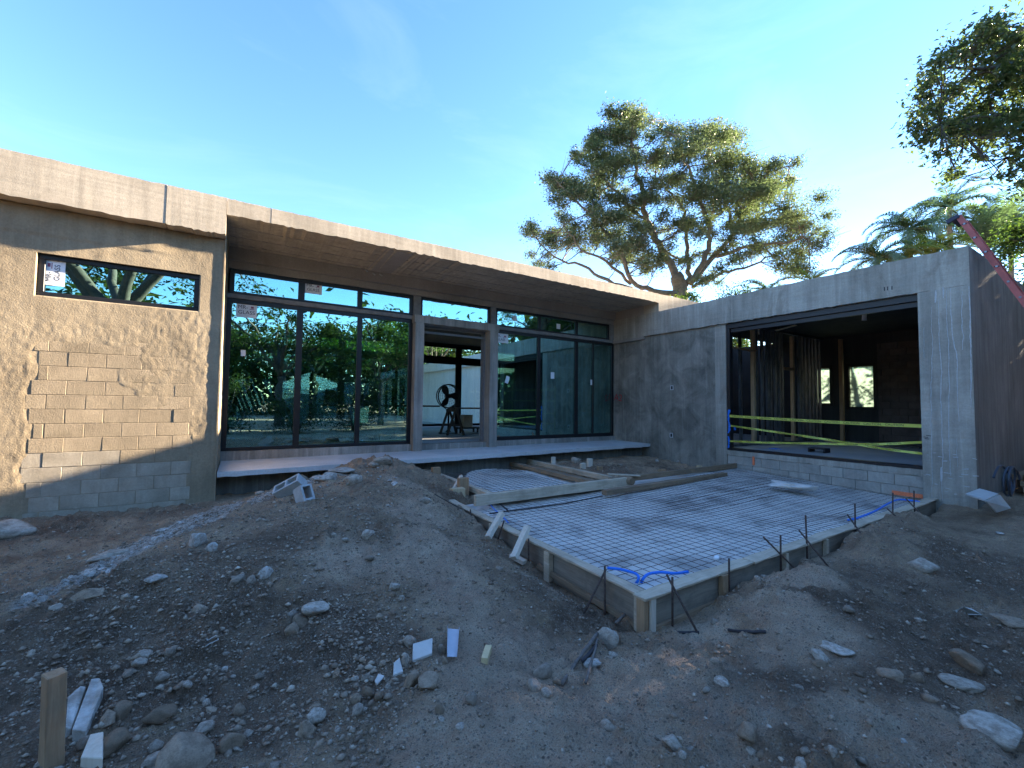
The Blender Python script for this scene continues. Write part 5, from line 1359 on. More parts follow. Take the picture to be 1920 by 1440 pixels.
# ================================================================== COURTYARD BEHIND
ob = thing('outbuilding', 'white-walled flat-roofed outbuilding across the courtyard, seen through the doorway', 'building', (12, 30, 0))
b = MB(); b.box((11.2, 20.0, 0), (11.5, 34.0, 3.75)); wl = b.build('wall', m_white_wall, ob)
b = MB(); b.box((11.0, 19.8, 3.75), (11.6, 40.7, 4.35)); b.build('roof_fascia', m_white_wall, ob)
b = MB(); b.box((11.6, 19.8, 3.95), (17, 40.7, 4.3)); b.build('roof', m_white_wall, ob)
for y in (36.2, 38.4, 40.45):
    b = MB(); b.box((11.15, y, 0), (11.45, y + .25, 3.75)); b.build('column', m_white_wall, ob)
b = MB(); b.box((15.0, 34.0, 0), (15.2, 40.6, 3.95)); b.build('inner_wall', m_dark_int, ob)
b = MB(); b.box((9.4, 19, -.05), (17, 41, .28)); b.build('plinth', m_floor, ob)
m_tarp = plain('blue_white_tarp', (0.42, 0.58, 0.80), rough=.6, var=.15, scale=2)
tn = thing('canopy_tent', 'pale blue canopy tent in the courtyard seen through the left glazing', 'tent', (3.7, 30.5, 0))
b = MB(); cx, cy = 3.7, 30.5; c4 = [(cx - 2.4, cy - 1.8, 2.35), (cx + 2.4, cy - 1.8, 2.35), (cx + 2.4, cy + 1.8, 2.35), (cx - 2.4, cy + 1.8, 2.35), (cx, cy, 3.5)]
b.add(c4, [(0, 1, 4), (1, 2, 4), (2, 3, 4), (3, 0, 4)]); b.add([(x, y, z - .3) for x, y, z in c4[:4]] + c4[:4], [(0, 1, 5, 4), (1, 2, 6, 5), (2, 3, 7, 6), (3, 0, 4, 7)])
o = b.build('canopy', m_tarp, tn); sm = o.modifiers.new('thickness', 'SOLIDIFY'); sm.thickness = .01
for x, y, z in c4[:4]:
    b = MB(); b.tube([(x, y, 0), (x, y, 2.3)], .03, 6); b.build('leg', m_paper, tn)
b = MB(); b.box((-.2, 34.5, -.1), (8.5, 34.7, 3.1)); tag(b.build('site_wall', plain('pale_blue_boards', (0.42, 0.52, 0.62), var=.1)), 'pale bluish boundary wall behind the courtyard tent', 'wall')

# ================================================================== LADDER
ld = thing('ladder', 'red fibreglass ladder leaning on the edge of the wing roof', 'ladder', (10.7, -.1, 0))
m_red = plain('red_fibreglass', (0.42, 0.10, 0.085), rough=.5, var=.2, scale=5)
A_ = PX(1797, 405, 10.5); B_ = PX(1921, 568, 10.5); dl = (B_ - A_) / np.linalg.norm(B_ - A_); E_ = A_ + dl * (A_[2] + .0) / -dl[2]
for dx in (0, .42):
    o_ = np.array([dx, 0, 0]); b = MB(); n_ = np.array([0, dl[2], -dl[1]])
    sgn = 1 if dx == 0 else -1
    b.bar(A_ + o_, E_ + o_, .012, .08, up=n_); b.bar(A_ + o_ + np.array([sgn * .02, 0, 0]) + n_ * .035, E_ + o_ + np.array([sgn * .02, 0, 0]) + n_ * .035, .028, .011, up=n_); b.bar(A_ + o_ + np.array([sgn * .02, 0, 0]) - n_ * .035, E_ + o_ + np.array([sgn * .02, 0, 0]) - n_ * .035, .028, .011, up=n_)
    b.build('rail', m_red, ld)
Ltot = np.linalg.norm(E_ - A_); k = .18
while k < Ltot:
    q = A_ + dl * k; b = MB(); b.tube([q + np.array([-.02, 0, 0]), q + np.array([.44, 0, 0])], .017, 8); b.build('rung', m_galv, ld); k += .305
    if k < 1.6:
        b = MB(); b.bar(q + np.array([-.012, -.03, .0]), q + np.array([-.012, .03, 0]), .008, .018); b.build('rung_plate', m_black, ld)
n_ = np.array([0, dl[2], -dl[1]]); n_ = -n_ if n_[1] < 0 else n_
b = MB(); b.bar(A_ + np.array([-.03, 0, 0]) + n_ * .05, A_ + np.array([.46, 0, 0]) + n_ * .05, .12, .05, up=dl); b.bar(A_ + n_ * .16 - dl * .0, A_ + n_ * .0, .05, .07, up=dl); b.build('top_cap', plain('dark_blue_cap', (0.035, 0.04, 0.07)), ld)

# ================================================================== THINGS BY THE WING CORNER
def gpt(u, v): return on_ground(u, v)
zc = gz(10.4, 1.75)
P_ = [PZ(1810, 928, .30), PZ(1837, 918, .33), PZ(1872, 928, .31), PZ(1846, 940, .28)]
Q_ = [PZ(1846, 940, .28), PZ(1872, 928, .31), PZ(1892, 953, .12), PZ(1866, 961, .08)]
b = MB(); b.add(P_, [(0, 1, 2, 3)]); b.add(Q_, [(0, 1, 2, 3)]); o = b.build('bent_panel', plain('fibre_cement', (0.52, 0.51, 0.47), var=.15, scale=6)); sm = o.modifiers.new('thickness', 'SOLIDIFY'); sm.thickness = .02
tag(o, 'bent white panel lying folded on the dirt at the foot of the wing corner', 'panel')
sb = thing('timber_stack', 'low stack of dark timbers against the wing end wall at the right edge', 'timber stack', (11.6, 1.6, .1))
q = PY(1912, 905, 1.72)
for k, (dz, dy) in enumerate(((-.15, 0), (-.05, .03), (.06, -.02), (.06, .12))):
    b = MB(); b.box((q[0] - .12, 1.55 + dy, q[2] + dz), (q[0] + 1.6, 1.67 + dy, q[2] + dz + .09)); b.build('timber', m_beam_x, sb, bevel=.004)
hp = []
hc = PY(1893, 902, 1.5); 
for k in range(60):
    a = k * 2 * math.pi / 24; hp.append(hc + np.array([.30 * math.cos(a) + .02 * math.sin(k * .7), .05 * math.sin(a * .5) + .002 * k - .06, .21 * math.sin(a)]))
b = MB(); b.tube(wig(hp, 2, .002), .016, 6); tag(b.build('hose', plain('dark_hose', (0.03, 0.04, 0.055), rough=.4), smooth=True), 'dark coiled hose leaning against the timber stack at the right edge', 'hose')

# ================================================================== PINS, STAKES, PIPES
def pin(u0, v0, u1, v1, y, label, r=.0095, y2=None):
    a = PY(u0, v0, y); c = PY(u1, v1, y if y2 is None else y2); d = (c - a) / np.linalg.norm(c - a)
    b = MB(); b.tube([a, a * .5 + c * .5, c + d * .12], r, 7); return tag(b.build('rebar_pin', m_rust, smooth=True), label, 'rebar pin', 'rebar pins driven along the formwork')
ords = ['nearest the corner', 'second from the corner', 'third from the corner', 'fourth from the corner', 'fifth from the corner', 'sixth from the corner', 'farthest, by the wing pier']
V_ = [(1260.8, 1082, 1261, 1167), (1367, 1047, 1367, 1112), (1463.7, 1004, 1464, 1081), (1510.5, 966, 1514, 1051), (1603, 944, 1604, 1008), (1674, 924, 1674, 981), (1713.7, 920, 1714, 954)]
for i, q in enumerate(V_): pin(*q, 2.345 + .012 * i, 'upright rusty rebar pin on the front board, ' + ords[i])
D_ = [(1250, 1077, 1296, 1164), (1431, 1006.6, 1495.6, 1071.6), (1498, 994, 1540, 1046), (1589, 965, 1617.5, 1005), (1663.6, 953.8, 1688, 975), (1698.8, 934.8, 1720.5, 957.8)]
od = ['nearest the corner', 'second from the corner', 'third from the corner', 'fourth from the corner', 'fifth from the corner', 'farthest, by the wing pier']
for i, q in enumerate(D_): pin(*q, 2.42, 'slanting rusty rebar pin across the front board, ' + od[i], y2=2.18)
def pinx(u0, v0, u1, v1, x, x2, label):
    a = PX(u0, v0, x); c = PX(u1, v1, x2); d = (c - a) / np.linalg.norm(c - a); b = MB(); b.tube([a, c, c + d * .1], .0095, 7); tag(b.build('rebar_pin', m_rust, smooth=True), label, 'rebar pin', 'rebar pins driven along the formwork')
pinx(1134, 1061, 1134, 1142, 2.775, 2.775, 'upright rusty rebar pin on the left board, nearest the corner')
pinx(1136.6, 1067, 1104.5, 1131, 2.80, 2.62, 'slanting rusty rebar pin on the left board, nearest the corner')
pinx(991, 1010, 991, 1054, 2.775, 2.775, 'upright rusty rebar pin beside the front leaning brace')
pinx(945, 976, 937, 1001, 2.79, 2.75, 'slanting rusty rebar pin between the two leaning braces')
pinx(882, 955, 883, 989, 2.775, 2.775, 'upright rusty rebar pin on the left board, farthest from the corner')
def stake(u0, v0, u1, v1, y, label, mat, name='timber_stake', lean=0.0, sq=True, x=None, cat='stake'):
    uc = (u0 + u1) / 2; f = (lambda u, v: PX(u, v, x)) if x is not None else (lambda u, v: PY(u, v, y))
    t_ = f(uc, v0); bt_ = f(uc, v1); w = np.linalg.norm(f(u1, v0) - f(u0, v0)) * .85
    b = MB(); b.bar(bt_ - np.array([0, 0, .15]), t_ + np.array([lean, 0, 0]), w, w * .6, up=(0, 1, 0), seg=3, amp=.002)
    return tag(b.build(name, mat, bevel=.004), label, cat, 'timber stakes around the formwork')
stake(1034, 857, 1041, 875, 8.2, 'pale stake standing below the porch edge, left of the dirt heap', m_pale)
stake(1100, 860, 1109, 890, 7.5, 'taller of the two stakes side by side before the dirt heap', m_pale, lean=.02)
stake(1091, 868, 1100, 888, 7.4, 'shorter rounded stake next to the taller one before the dirt heap', m_pale, lean=-.05)
stake(1120, 874, 1129, 892, 7.1, 'brown stake with a pale top right of the pair before the dirt heap', m_stake_b)
stake(1164, 882, 1172, 894, 6.8, 'stubby pale stake just behind the short board end', m_stake)
stake(1236, 879, 1246, 893, 6.4, 'brown stub stake behind the rear dark beam, midway', m_stake_b)
stake(1305, 873, 1312, 886, 6.3, 'tilted yellow stub behind the rear dark beam, near the wing wall', m_stake, lean=.06)
stake(814, 876, 821, 899, 0, 'thin brown stake outside the left board of the upper bay', m_stake_b, x=3.33)
stake(863, 896, 873, 935, 0, 'tallest brown stake outside the left board of the upper bay', m_stake_b, x=3.22)
stake(851, 915, 864, 940, 0, 'short thick yellow stake below the tallest brown stake', m_stake, x=3.05)
b = MB(); b.bar(PX(842, 932, 2.98), PX(865, 892, 3.3), .035, .06, up=(0, 1, 0)); tag(b.build('brace', m_pale), 'pale slanting brace leaning on the tallest brown stake', 'brace')
# foreground stake, bottom left
tp_ = PD(103, 1261, 1.95); b = MB(); b.bar((tp_[0] + .012, tp_[1] - .01, gz(tp_[0], tp_[1]) - .15), tp_, .068, .068, up=(-.5, .85, 0), seg=4, amp=.0015)
tag(b.build('timber_stake', m_stake_b, bevel=.004), 'square brown timber stake standing in the foreground at the bottom left', 'stake')
# blue pipes
def pipe(pl, z, r, label, name='blue_pipe'):
    P = wig([PZ(u, v, z if not hasattr(z, '__len__') else z[i]) for i, (u, v) in enumerate(pl)], 6, .0); b = MB(); b.tube(P, r, 9); tag(b.build(name, m_blue, smooth=True), label, 'pipe', 'blue pipes in the slab bed')
pipe([(1139, 1065), (1160, 1067), (1185, 1073), (1196, 1079), (1197, 1087), (1190, 1097)], [.07, .06, .05, .05, .03, -.05], .0135, 'left blue pipe bending down at the slab corner')
pipe([(1290, 1072), (1265, 1075), (1240, 1073), (1217, 1076), (1206, 1085), (1200, 1099)], [.04, .05, .05, .05, .03, -.05], .0135, 'right blue pipe bending down at the slab corner')
pipe([(1590, 975), (1609, 971), (1639, 959), (1666, 944), (1684, 937), (1705, 938), (1725, 941)], .09, .014, 'blue pipe snaking along the front board near the wing pier')
pipe([(918, 944), (927, 955), (940, 966), (953, 980)], .045, .008, 'thin blue pipe at the left end of the mesh below the long board')
# white lump on the front board, crumpled film
def rock_mesh(seed, sub=2, amp=.28, flat=(1, 1, .7), cuts=3, smooth=True, mat=None):
    r = np.random.default_rng(seed); bm = bmesh.new(); bmesh.ops.create_icosphere(bm, subdivisions=sub, radius=.5)
    pl = [(lambda d: d / np.linalg.norm(d))(r.normal(size=3)) for _ in range(cuts)]; pd = [r.uniform(.22, .40) for _ in range(cuts)]; off = r.uniform(0, 40, 3)
    for v in bm.verts:
        c = np.array(v.co); c = c * (1 + amp * float(vnoise((c * 2.2 + off)[None])[0]) + amp * .35 * float(vnoise((c * 6 + off)[None])[0]))
        for n, d in zip(pl, pd):
            k = c @ n
            if k > d: c = c - n * (k - d) * .9
        v.co = c * np.array(flat)
    me = bpy.data.meshes.new('stone'); bm.to_mesh(me); bm.free()
    if smooth: me.polygons.foreach_set('use_smooth', [True] * len(me.polygons))
    if mat: me.materials.append(mat)
    return me
def stone_mat(name, a, b, bump=.5):
    m = Mat(name, rough=.9, spec=.2); oi = m.n('ShaderNodeObjectInfo'); v = m.co((1, 1, 1), True)
    base = m.mix(oi.outputs['Random'], a, b); nz = m.noise(v, 4.5, 7, .7)
    dirt = m.mix(m.math('MULTIPLY', m.ramp(nz, [(.42, 0), (.62, 1)]), .7), base, (.17, .125, .085))
    f = m.noise(v, 22, 5, .7); m.col(m.mix(.45, dirt, m.ramp(f, [(.2, .25), (.8, .75)]), 'OVERLAY')).nrm(m.bump(f, bump, .02))
    return m.m
m_st_brown = stone_mat('brown_stone', (.24, .17, .11), (.42, .32, .225))
m_st_grey = stone_mat('grey_stone', (.27, .22, .165), (.48, .405, .32))
m_st_pale = stone_mat('pale_stone', (.40, .345, .27), (.55, .48, .39))
m_rubble = stone_mat('concrete_rubble', (.42, .39, .335), (.60, .565, .50))
p = PZ(1344, 1055, .05); o = link('foam_chunk', rock_mesh(5, 2, .3, mat=plain('white_foam', (.78, .79, .78), var=.04)), None, loc=(p[0], p[1], .10)); o.scale = (.085, .06, .07); tag(o, 'white foam chunk sitting against the front board', 'foam chunk')
p = PZ(1490, 918, .11); o = link('crumpled_film', rock_mesh(8, 3, .7, (1, 1, .5), 6, smooth=False, mat=m_sheet.m), None, loc=(p[0], p[1], .19)); o.scale = (.45, .85, .26); tag(o, 'crumpled heap of pale film on the mesh near the sill wall', 'plastic film')

# ================================================================== NOTED STONES AND SCRAPS
def at_stone(u, v, wpx, label, mat, seed, hpx=None, flat=.75, rot=None, name='stone', cat='stone', sink=.25, sub=2, amp=.28, cuts=3, tilt=0.0, group='stones picked out on the soil'):
    q = on_ground(u, v + (hpx or wpx * .7) * .30); dep = -(np.array([q - EYE]) @ CAMR)[0][2]
    w = wpx * dep / FPX; h = (hpx or wpx * .8) * dep / FPX
    me = rock_mesh(seed, sub, amp, (1, 1, 1), cuts, mat=mat)
    o = link(name, me, None, loc=(q[0], q[1], q[2] + h * (.5 - sink)))
    o.scale = (w * 1.06, w * RNG.uniform(.75, .95), h * 1.06)
    vw = math.atan2(q[1], q[0]) - math.pi / 2
    o.rotation_euler = (tilt, 0, vw if rot is None else vw + rot)
    return tag(o, label, cat, group)
S = [(1141, 1200, 49, 'largest rounded boulder, just left of the formwork corner', m_st_pale, 21, 47, 3),
 (1262, 1391, 40, 'smooth pale two-lobed stone low in the middle of the foreground', m_st_pale, 22, 37, 3), (1143, 1364, 31, 'grey oval stone left of the pale two-lobed stone', m_st_grey, 23, 30, 2), (1279, 1416, 18, 'little pale stone touching the two-lobed stone', m_st_pale, 24, 17, 2),
 (1405, 1373, 40, 'brown wedge-shaped stone half buried at the lower right of centre', m_st_brown, 25, 38, 2), (1353, 1277, 28, 'pale angular stone below the form posts on bare soil', m_st_pale, 26, 18, 2), (1190, 1302, 16, 'flat grey stone set in the trodden path', m_st_grey, 27, 10, 2),
 (1015, 1258, 34, 'round grey boulder at the foot of the path, left of the old sticks', m_st_grey, 28, 36, 2), (1000, 1287, 28, 'lumpy stone directly below the round grey boulder', m_st_grey, 29, 28, 2), (1026, 1297, 22, 'small stone at the right of the lumpy pair', m_st_grey, 30, 20, 2), (1043, 1277, 16, 'brown pebble-like stone nearest the stick ends', m_st_brown, 31, 18, 2), (1148, 1228, 20, 'small tan stone tucked under the largest boulder', m_st_pale, 32, 11, 2), (1112, 1243, 32, 'flat pale stone under the stick ends', m_rubble, 33, 20, 2),
 (802, 1277, 44, 'big brown clod beside the white tile shards', m_st_brown, 34, 42, 3), (772, 1275, 34, 'flatter brown clod pressed against the big one', m_st_brown, 35, 38, 2), (590, 1344, 32, 'pale round cobble on the left cobble patch', m_st_pale, 36, 28, 2), (575, 1371, 36, 'brown cobble just below the pale round one', m_st_brown, 37, 34, 2),
 (689, 1297, 27, 'round brown cobble, uppermost of the brown trio', m_st_brown, 38, 25, 2), (667, 1311, 23, 'round brown cobble, left of the brown trio', m_st_brown, 39, 21, 2), (709, 1308, 23, 'round brown cobble, right of the brown trio', m_st_brown, 40, 24, 2), (670, 1335, 23, 'speckled cobble alone below the brown trio', m_st_grey, 41, 27, 2),
 (686, 1271, 21, 'grey oval cobble above the brown trio', m_st_grey, 42, 16, 2), (884, 1311, 24, 'egg-shaped cobble on bare soil below the wood offcut', m_st_grey, 43, 28, 2), (824, 1331, 21, 'pinkish cobble left of the egg-shaped one', m_st_brown, 44, 26, 2), (863, 1364, 23, 'flat pale stone low in the centre foreground', m_st_pale, 45, 11, 2), (826, 1351, 18, 'small broken pale stone under the pinkish cobble', m_st_pale, 46, 14, 2),
 (766, 1203, 30, 'grey angular stone above the large tile shard', m_st_grey, 47, 28, 2), (762, 1241, 19, 'tall grey stone between the tile shards', m_st_grey, 48, 30, 2), (828, 1217, 20, 'grey cobble between the tile shard and the metal channel', m_st_grey, 49, 20, 2), (833, 1240, 16, 'dark cobble under the metal channel', m_st_brown, 50, 16, 2), (716, 1245, 18, 'brown cobble left of the upright shard', m_st_brown, 51, 14, 2),
 (587, 1137, 52, 'long flat pale stone lying on the ridge front', m_st_pale, 52, 26, 2), (564, 1165, 30, 'brown stone tucked under the long flat pale stone', m_st_brown, 53, 26, 2), (546, 1180, 26, 'dark stone lowest of the group under the flat pale stone', m_st_brown, 54, 24, 2), (549, 1150, 24, 'grey stone at the left end of the flat pale stone', m_st_grey, 55, 16, 2),
 (296, 1083, 34, 'white flat stone alone on the dark ridge at the left', m_rubble, 56, 17, 2), (372, 1012, 30, 'pointed white rubble on top of the left ridge', m_rubble, 57, 34, 2), (398, 1028, 22, 'jagged white rubble right of the pointed piece', m_rubble, 58, 26, 2), (446, 1087, 25, 'grey block-like stone at the middle of the ridge slope', m_st_grey, 59, 26, 2), (471, 1088, 18, 'round grey stone beside the block-like one', m_st_grey, 60, 18, 2), (500, 1072, 28, 'thin white shard stuck in the ridge slope', m_rubble, 61, 24, 2), (690, 1004, 24, 'round tan boulder on the path slope', m_st_pale, 62, 22, 2), (627, 1003, 13, 'small tan stone left of the round tan boulder', m_st_pale, 63, 14, 2), (648, 1011, 14, 'small pale flat stone below the round tan boulder', m_st_pale, 64, 9, 2),
 (660, 897, 34, 'smooth tan boulder near the top of the soil ridge', m_st_pale, 65, 26, 3), (569, 898, 19, 'round brown stone beside the tilted hollow block', m_st_brown, 66, 19, 2), (462, 914, 30, 'chalky white lump under the left end of the porch slab', m_rubble, 67, 22, 3), (601, 896, 28, 'pale broken concrete piece left in the rubble pile', m_rubble, 68, 14, 2), (620, 892, 32, 'pale broken concrete slab in the middle of the rubble pile', m_rubble, 69, 20, 2), (640, 880, 46, 'flat concrete shard lying on top of the rubble pile', m_rubble, 70, 12, 2), (719, 863, 36, 'dusty rubble lump at the very top of the ridge', m_st_grey, 71, 18, 2), (700, 871, 26, 'dusty rubble lump left of the ridge top', m_st_grey, 72, 14, 2), (487, 925, 17, 'low tan stone right of the chalky lump', m_st_pale, 73, 9, 2),
 (797, 938, 20, 'tan boulder half buried beside the left formwork', m_st_pale, 74, 20, 2), (740, 1099, 21, 'tan stone alone low on the path slope', m_st_pale, 75, 22, 2), (752, 1122, 15, 'pale cobble cluster stone below the lone tan stone', m_st_pale, 76, 14, 2), (735, 1115, 15, 'dark cobble next to the pale cluster stone', m_st_brown, 77, 12, 2), (692, 1045, 17, 'grey stone edge showing in the trodden slope', m_st_grey, 78, 12, 2),
 (352, 1420, 96, 'huge mud-coated boulder at the bottom edge', m_st_brown, 79, 80, 3), (384, 1366, 32, 'tan stone on the top end of the huge boulder', m_st_grey, 80, 34, 2), (438, 1390, 38, 'round muddy stone right of the huge boulder', m_st_brown, 81, 42, 2), (448, 1332, 26, 'round brown stone above the round muddy one', m_st_brown, 82, 28, 2), (385, 1318, 17, 'small round grey stone upper right of the huge boulder', m_st_grey, 83, 17, 2),
 (226, 1335, 44, 'earth-brown angular stone right of the pale broken slabs', m_st_brown, 84, 32, 2), (210, 1397, 60, 'brown wedge of stone behind the pale board end', m_st_brown, 85, 40, 2), (159, 1392, 32, 'smooth grey oval cobble below the pale broken slabs', m_st_grey, 86, 22, 2), (270, 1227, 30, 'tan flat stone at mid-left among small gravel', m_st_grey, 87, 20, 2), (261, 1242, 24, 'round grey stone under the tan flat one', m_st_grey, 88, 17, 2), (304, 1267, 28, 'grey angular stone below the scrap of twine', m_st_grey, 89, 22, 2), (323, 1220, 22, 'greenish lump of stone at mid-left', m_st_grey, 90, 22, 2), (300, 1338, 44, 'flat pinkish stone slab left of the huge boulder', m_st_brown, 91, 36, 2), (420, 1255, 16, 'whitish round pebble at mid-left', m_st_pale, 92, 12, 2), (292, 1397, 26, 'blue-grey angular cobble left of the huge boulder', m_st_grey, 93, 22, 2), (285, 1430, 42, 'flat grey stone at the bottom edge left of the huge boulder', m_st_grey, 94, 24, 2),
 (14, 992, 66, 'long pale stone slab at the left edge beside the wall', m_st_pale, 95, 42, 3), (203, 1040, 54, 'tan stone lying across the pale cement streak', m_st_pale, 96, 16, 2), (107, 1140, 28, 'grey flat stone on the left slope', m_st_grey, 97, 15, 2), (175, 1110, 50, 'lumpy brown clod at the end of the pale cement streak', m_st_brown, 98, 24, 2), (377, 1143, 28, 'dark clod on the ridge front', m_st_brown, 99, 24, 2),
 (1730, 1058, 42, 'long whitish stone on the right mound', m_st_pale, 100, 24, 2), (1537, 1229, 36, 'pale flat stone on the right slope, nearest the long sliver', m_st_pale, 101, 18, 2), (1570, 1217, 54, 'long sliver of stone on the right slope', m_st_pale, 102, 13, 2), (1540, 1247, 30, 'dull stone below the pale flat one on the right slope', m_st_brown, 103, 14, 2), (1872, 1369, 92, 'big flat tan stone at the lower right edge', m_st_pale, 104, 40, 3), (1808, 1281, 56, 'pale pointed stone on the right slope', m_st_pale, 105, 22, 2), (1820, 1240, 62, 'dark brown boulder sunk in the right slope', m_st_brown, 106, 36, 3), (1675, 1265, 42, 'brown stone sunk in the middle of the right slope', m_st_brown, 107, 20, 2), (1722, 1270, 28, 'dark chip of stone right of the sunk brown stone', m_st_brown, 108, 24, 2), (1591, 1143, 20, 'round grey stone on the right mound face', m_st_grey, 109, 16, 2), (1744, 1310, 26, 'stone with a dark hollow beside it on the right slope', m_st_brown, 110, 16, 2), (1890, 1165, 44, 'brown slab-like stone at the right edge', m_st_brown, 111, 18, 2), (1505, 1434, 26, 'pale stone leaning at the bottom edge, left of the cobble pair', m_st_grey, 112, 24, 2), (1512, 1410, 22, 'upper cobble of the pair near the bottom right', m_st_grey, 113, 16, 2), (1560, 1410, 18, 'upright grey stone near the bottom right', m_st_grey, 114, 26, 2), (1694, 1391, 14, 'small white stone low on the right', m_rubble, 115, 11, 2), (1427, 1418, 22, 'round brown cobble low right of centre', m_st_brown, 116, 20, 2), (1408, 1408, 20, 'grey cobble beside the round brown one, low right of centre', m_st_grey, 117, 16, 2), (1140, 1430, 18, 'rounded stone at the bottom edge, centre', m_st_grey, 118, 20, 2), (1258, 1437, 24, 'brown stone at the bottom edge, right of centre', m_st_brown, 119, 16, 2), (1340, 1240, 20, 'half-buried brown stone in the front trench slope', m_st_brown, 120, 14, 2), (1340, 1165, 16, 'grey rubble stone at the foot of the front board', m_st_grey, 121, 14, 2), (1420, 1085, 18, 'grey rubble stone wedged under the front board', m_st_grey, 122, 12, 2),
 (1272, 858, 24, 'flat pale stone leaning on the wing wall above the dirt heap', m_st_pale, 123, 10, 2), (1271, 865, 9, 'tiny white stone below the flat pale one by the wing wall', m_rubble, 124, 6, 2), (1231, 864, 9, 'tiny white stone in the middle of the dirt heap', m_rubble, 125, 6, 2), (1162, 872, 12, 'grey stone at the left of the dirt heap', m_st_grey, 126, 8, 2), (1080, 862, 20, 'grey lump at the left shoulder of the dirt heap', m_st_grey, 127, 14, 2), (1875, 1000, 12, 'small white stone below the folded panel', m_rubble, 128, 7, 2), (1575, 990, 26, 'pale crusted stone at the top of the right mound', m_st_pale, 129, 10, 2)]
for (u, v, w, lab, mt, sd, h, sub) in S:
    at_stone(u, v, w, lab, mt, sd, h, sub=max(sub, 3 if w > 28 else 2), amp=.26 if mt in (m_st_pale, m_st_grey) else .36, cuts=7 if mt is m_rubble else 4 + sd % 4)
def slab_poly(px, th, mat, label, name, cat, lift=.035, zs=None):
    q = [on_ground(u, v) for u, v in px]; zm = max(a[2] for a in q)
    top = [np.array([a[0], a[1], a[2] + lift]) for a in q] if zs is None else [PZ(u, v, z) for (u, v), z in zip(px, zs)]
    n = len(top); b = MB(); b.add(top + [t - np.array([0, 0, th]) for t in top], [tuple(range(n)), tuple(range(2 * n - 1, n - 1, -1))] + [(i, i + n, (i + 1) % n + n, (i + 1) % n) for i in range(n)])
    return tag(fixn(b.build(name, mat, bevel=.003)), label, cat)
m_tile = plain('white_tile', (.52, .49, .43), rough=.5, var=.08, scale=8)
slab_poly([(774, 1217), (811, 1206), (810, 1235), (773, 1249)], .018, m_tile, 'largest white tile shard, four-sided, left of the metal channel', 'tile_shard', 'tile shard')
slab_poly([(738, 1252), (749, 1241), (756, 1268), (737, 1275)], .018, m_tile, 'narrow white tile shard standing between the cobbles', 'tile_shard', 'tile shard', .03)
slab_poly([(702, 1286), (709, 1272), (721, 1276), (707, 1292)], .012, m_tile, 'small three-cornered white tile shard among the brown cobbles', 'tile_shard', 'tile shard', .03)
slab_poly([(1792, 1149), (1806, 1142), (1822, 1145), (1842, 1157), (1798, 1156)], .008, m_tile, 'thin white shard lying on the right slope', 'tile_shard', 'tile shard', .02)
# pale broken slabs by the foreground stake
for px, zs, lab in (([(134, 1388), (160, 1391), (193, 1306), (186, 1288), (170, 1290)], None, 'long pale broken slab beside the foreground stake'), ([(122, 1384), (133, 1386), (160, 1305), (150, 1303), (126, 1325)], None, 'second pale slab half hidden behind the foreground stake'), ([(150, 1442), (168, 1397), (193, 1392), (192, 1444)], None, 'pale timber end poking up at the bottom edge, right of the foreground stake')):
    slab_poly(px, .06, m_pale if 'timber' in lab else m_rubble, lab, 'timber_end' if 'timber' in lab else 'broken_slab', 'timber' if 'timber' in lab else 'slab', .05)
# metal channel and wood offcut
c0, c1, c2, c3 = [on_ground(u, v) + np.array([0, 0, .03]) for u, v in ((839, 1187), (861, 1189), (857, 1241), (838, 1241))]
b = MB(); upv = np.array([0, 0, .022]); b.add([c0, c1, c2, c3, c0 + upv, c1 + upv, c2 + upv, c3 + upv], [(0, 1, 2, 3), (1, 5, 6, 2), (0, 3, 7, 4)]); o = b.build('metal_channel', plain('white_metal', (.55, .58, .62), rough=.4, metal=.3, var=.05)); sm = o.modifiers.new('thickness', 'SOLIDIFY'); sm.thickness = .002
tag(o, 'short white metal channel lying open side up in the foreground', 'metal channel')
a0 = on_ground(908, 1246); a1 = on_ground(916, 1222); b = MB(); b.bar(a0 + np.array([0, 0, .02]), a1 + np.array([0, 0, .025]), .042, .04); tag(b.build('wood_offcut', plain('fresh_pine', (.62, .47, .25), var=.12), bevel=.002), 'small fresh pine offcut right of the metal channel', 'offcut')
a0 = on_ground(958, 1046); a1 = on_ground(984, 1060); b = MB(); b.bar(a0 + np.array([0, 0, .03]), a1 + np.array([0, 0, .03]), .07, .045); tag(b.build('wood_offcut', m_pale, bevel=.003), 'pale wood offcut at the foot of the nearer leaning brace', 'offcut')
# old sticks and dark pieces
def stick(px, r, mat, label, lift=.02, zs=None, cat='stick'):
    P = [on_ground(u, v) + np.array([0, 0, lift if zs is None else zs[i]]) for i, (u, v) in enumerate(px)]; b = MB(); b.tube(wig(P, 3, .002), r, 7); tag(b.build('stick', mat, smooth=True), label, cat)
m_oldst = plain('old_grey_stick', (.16, .13, .105), rough=.9, var=.4, scale=25, bump=.4)
stick([(1120, 1196), (1102, 1220), (1080, 1250), (1054, 1292)], .013, m_oldst, 'longest old grey stick running down-left from behind the largest boulder', .03)
stick([(1120, 1208), (1113, 1240), (1098, 1291)], .010, m_oldst, 'pale stick end pointing down beside the longest stick', .035)
stick([(1118, 1215), (1100, 1238), (1090, 1246)], .014, m_darksteel, 'dark bar between the two old sticks', .02)
stick([(1172, 1164), (1155, 1180)], .013, m_oldst, 'short stick poking out above the largest boulder', .05)
stick([(1258, 1186), (1285, 1187), (1311, 1186)], .013, m_darksteel, 'dark half-buried bar just right of the formwork corner', .0)
stick([(1366, 1183), (1400, 1187), (1436, 1187)], .011, m_darksteel, 'dark half-buried bar farther right on the front soil', .008)
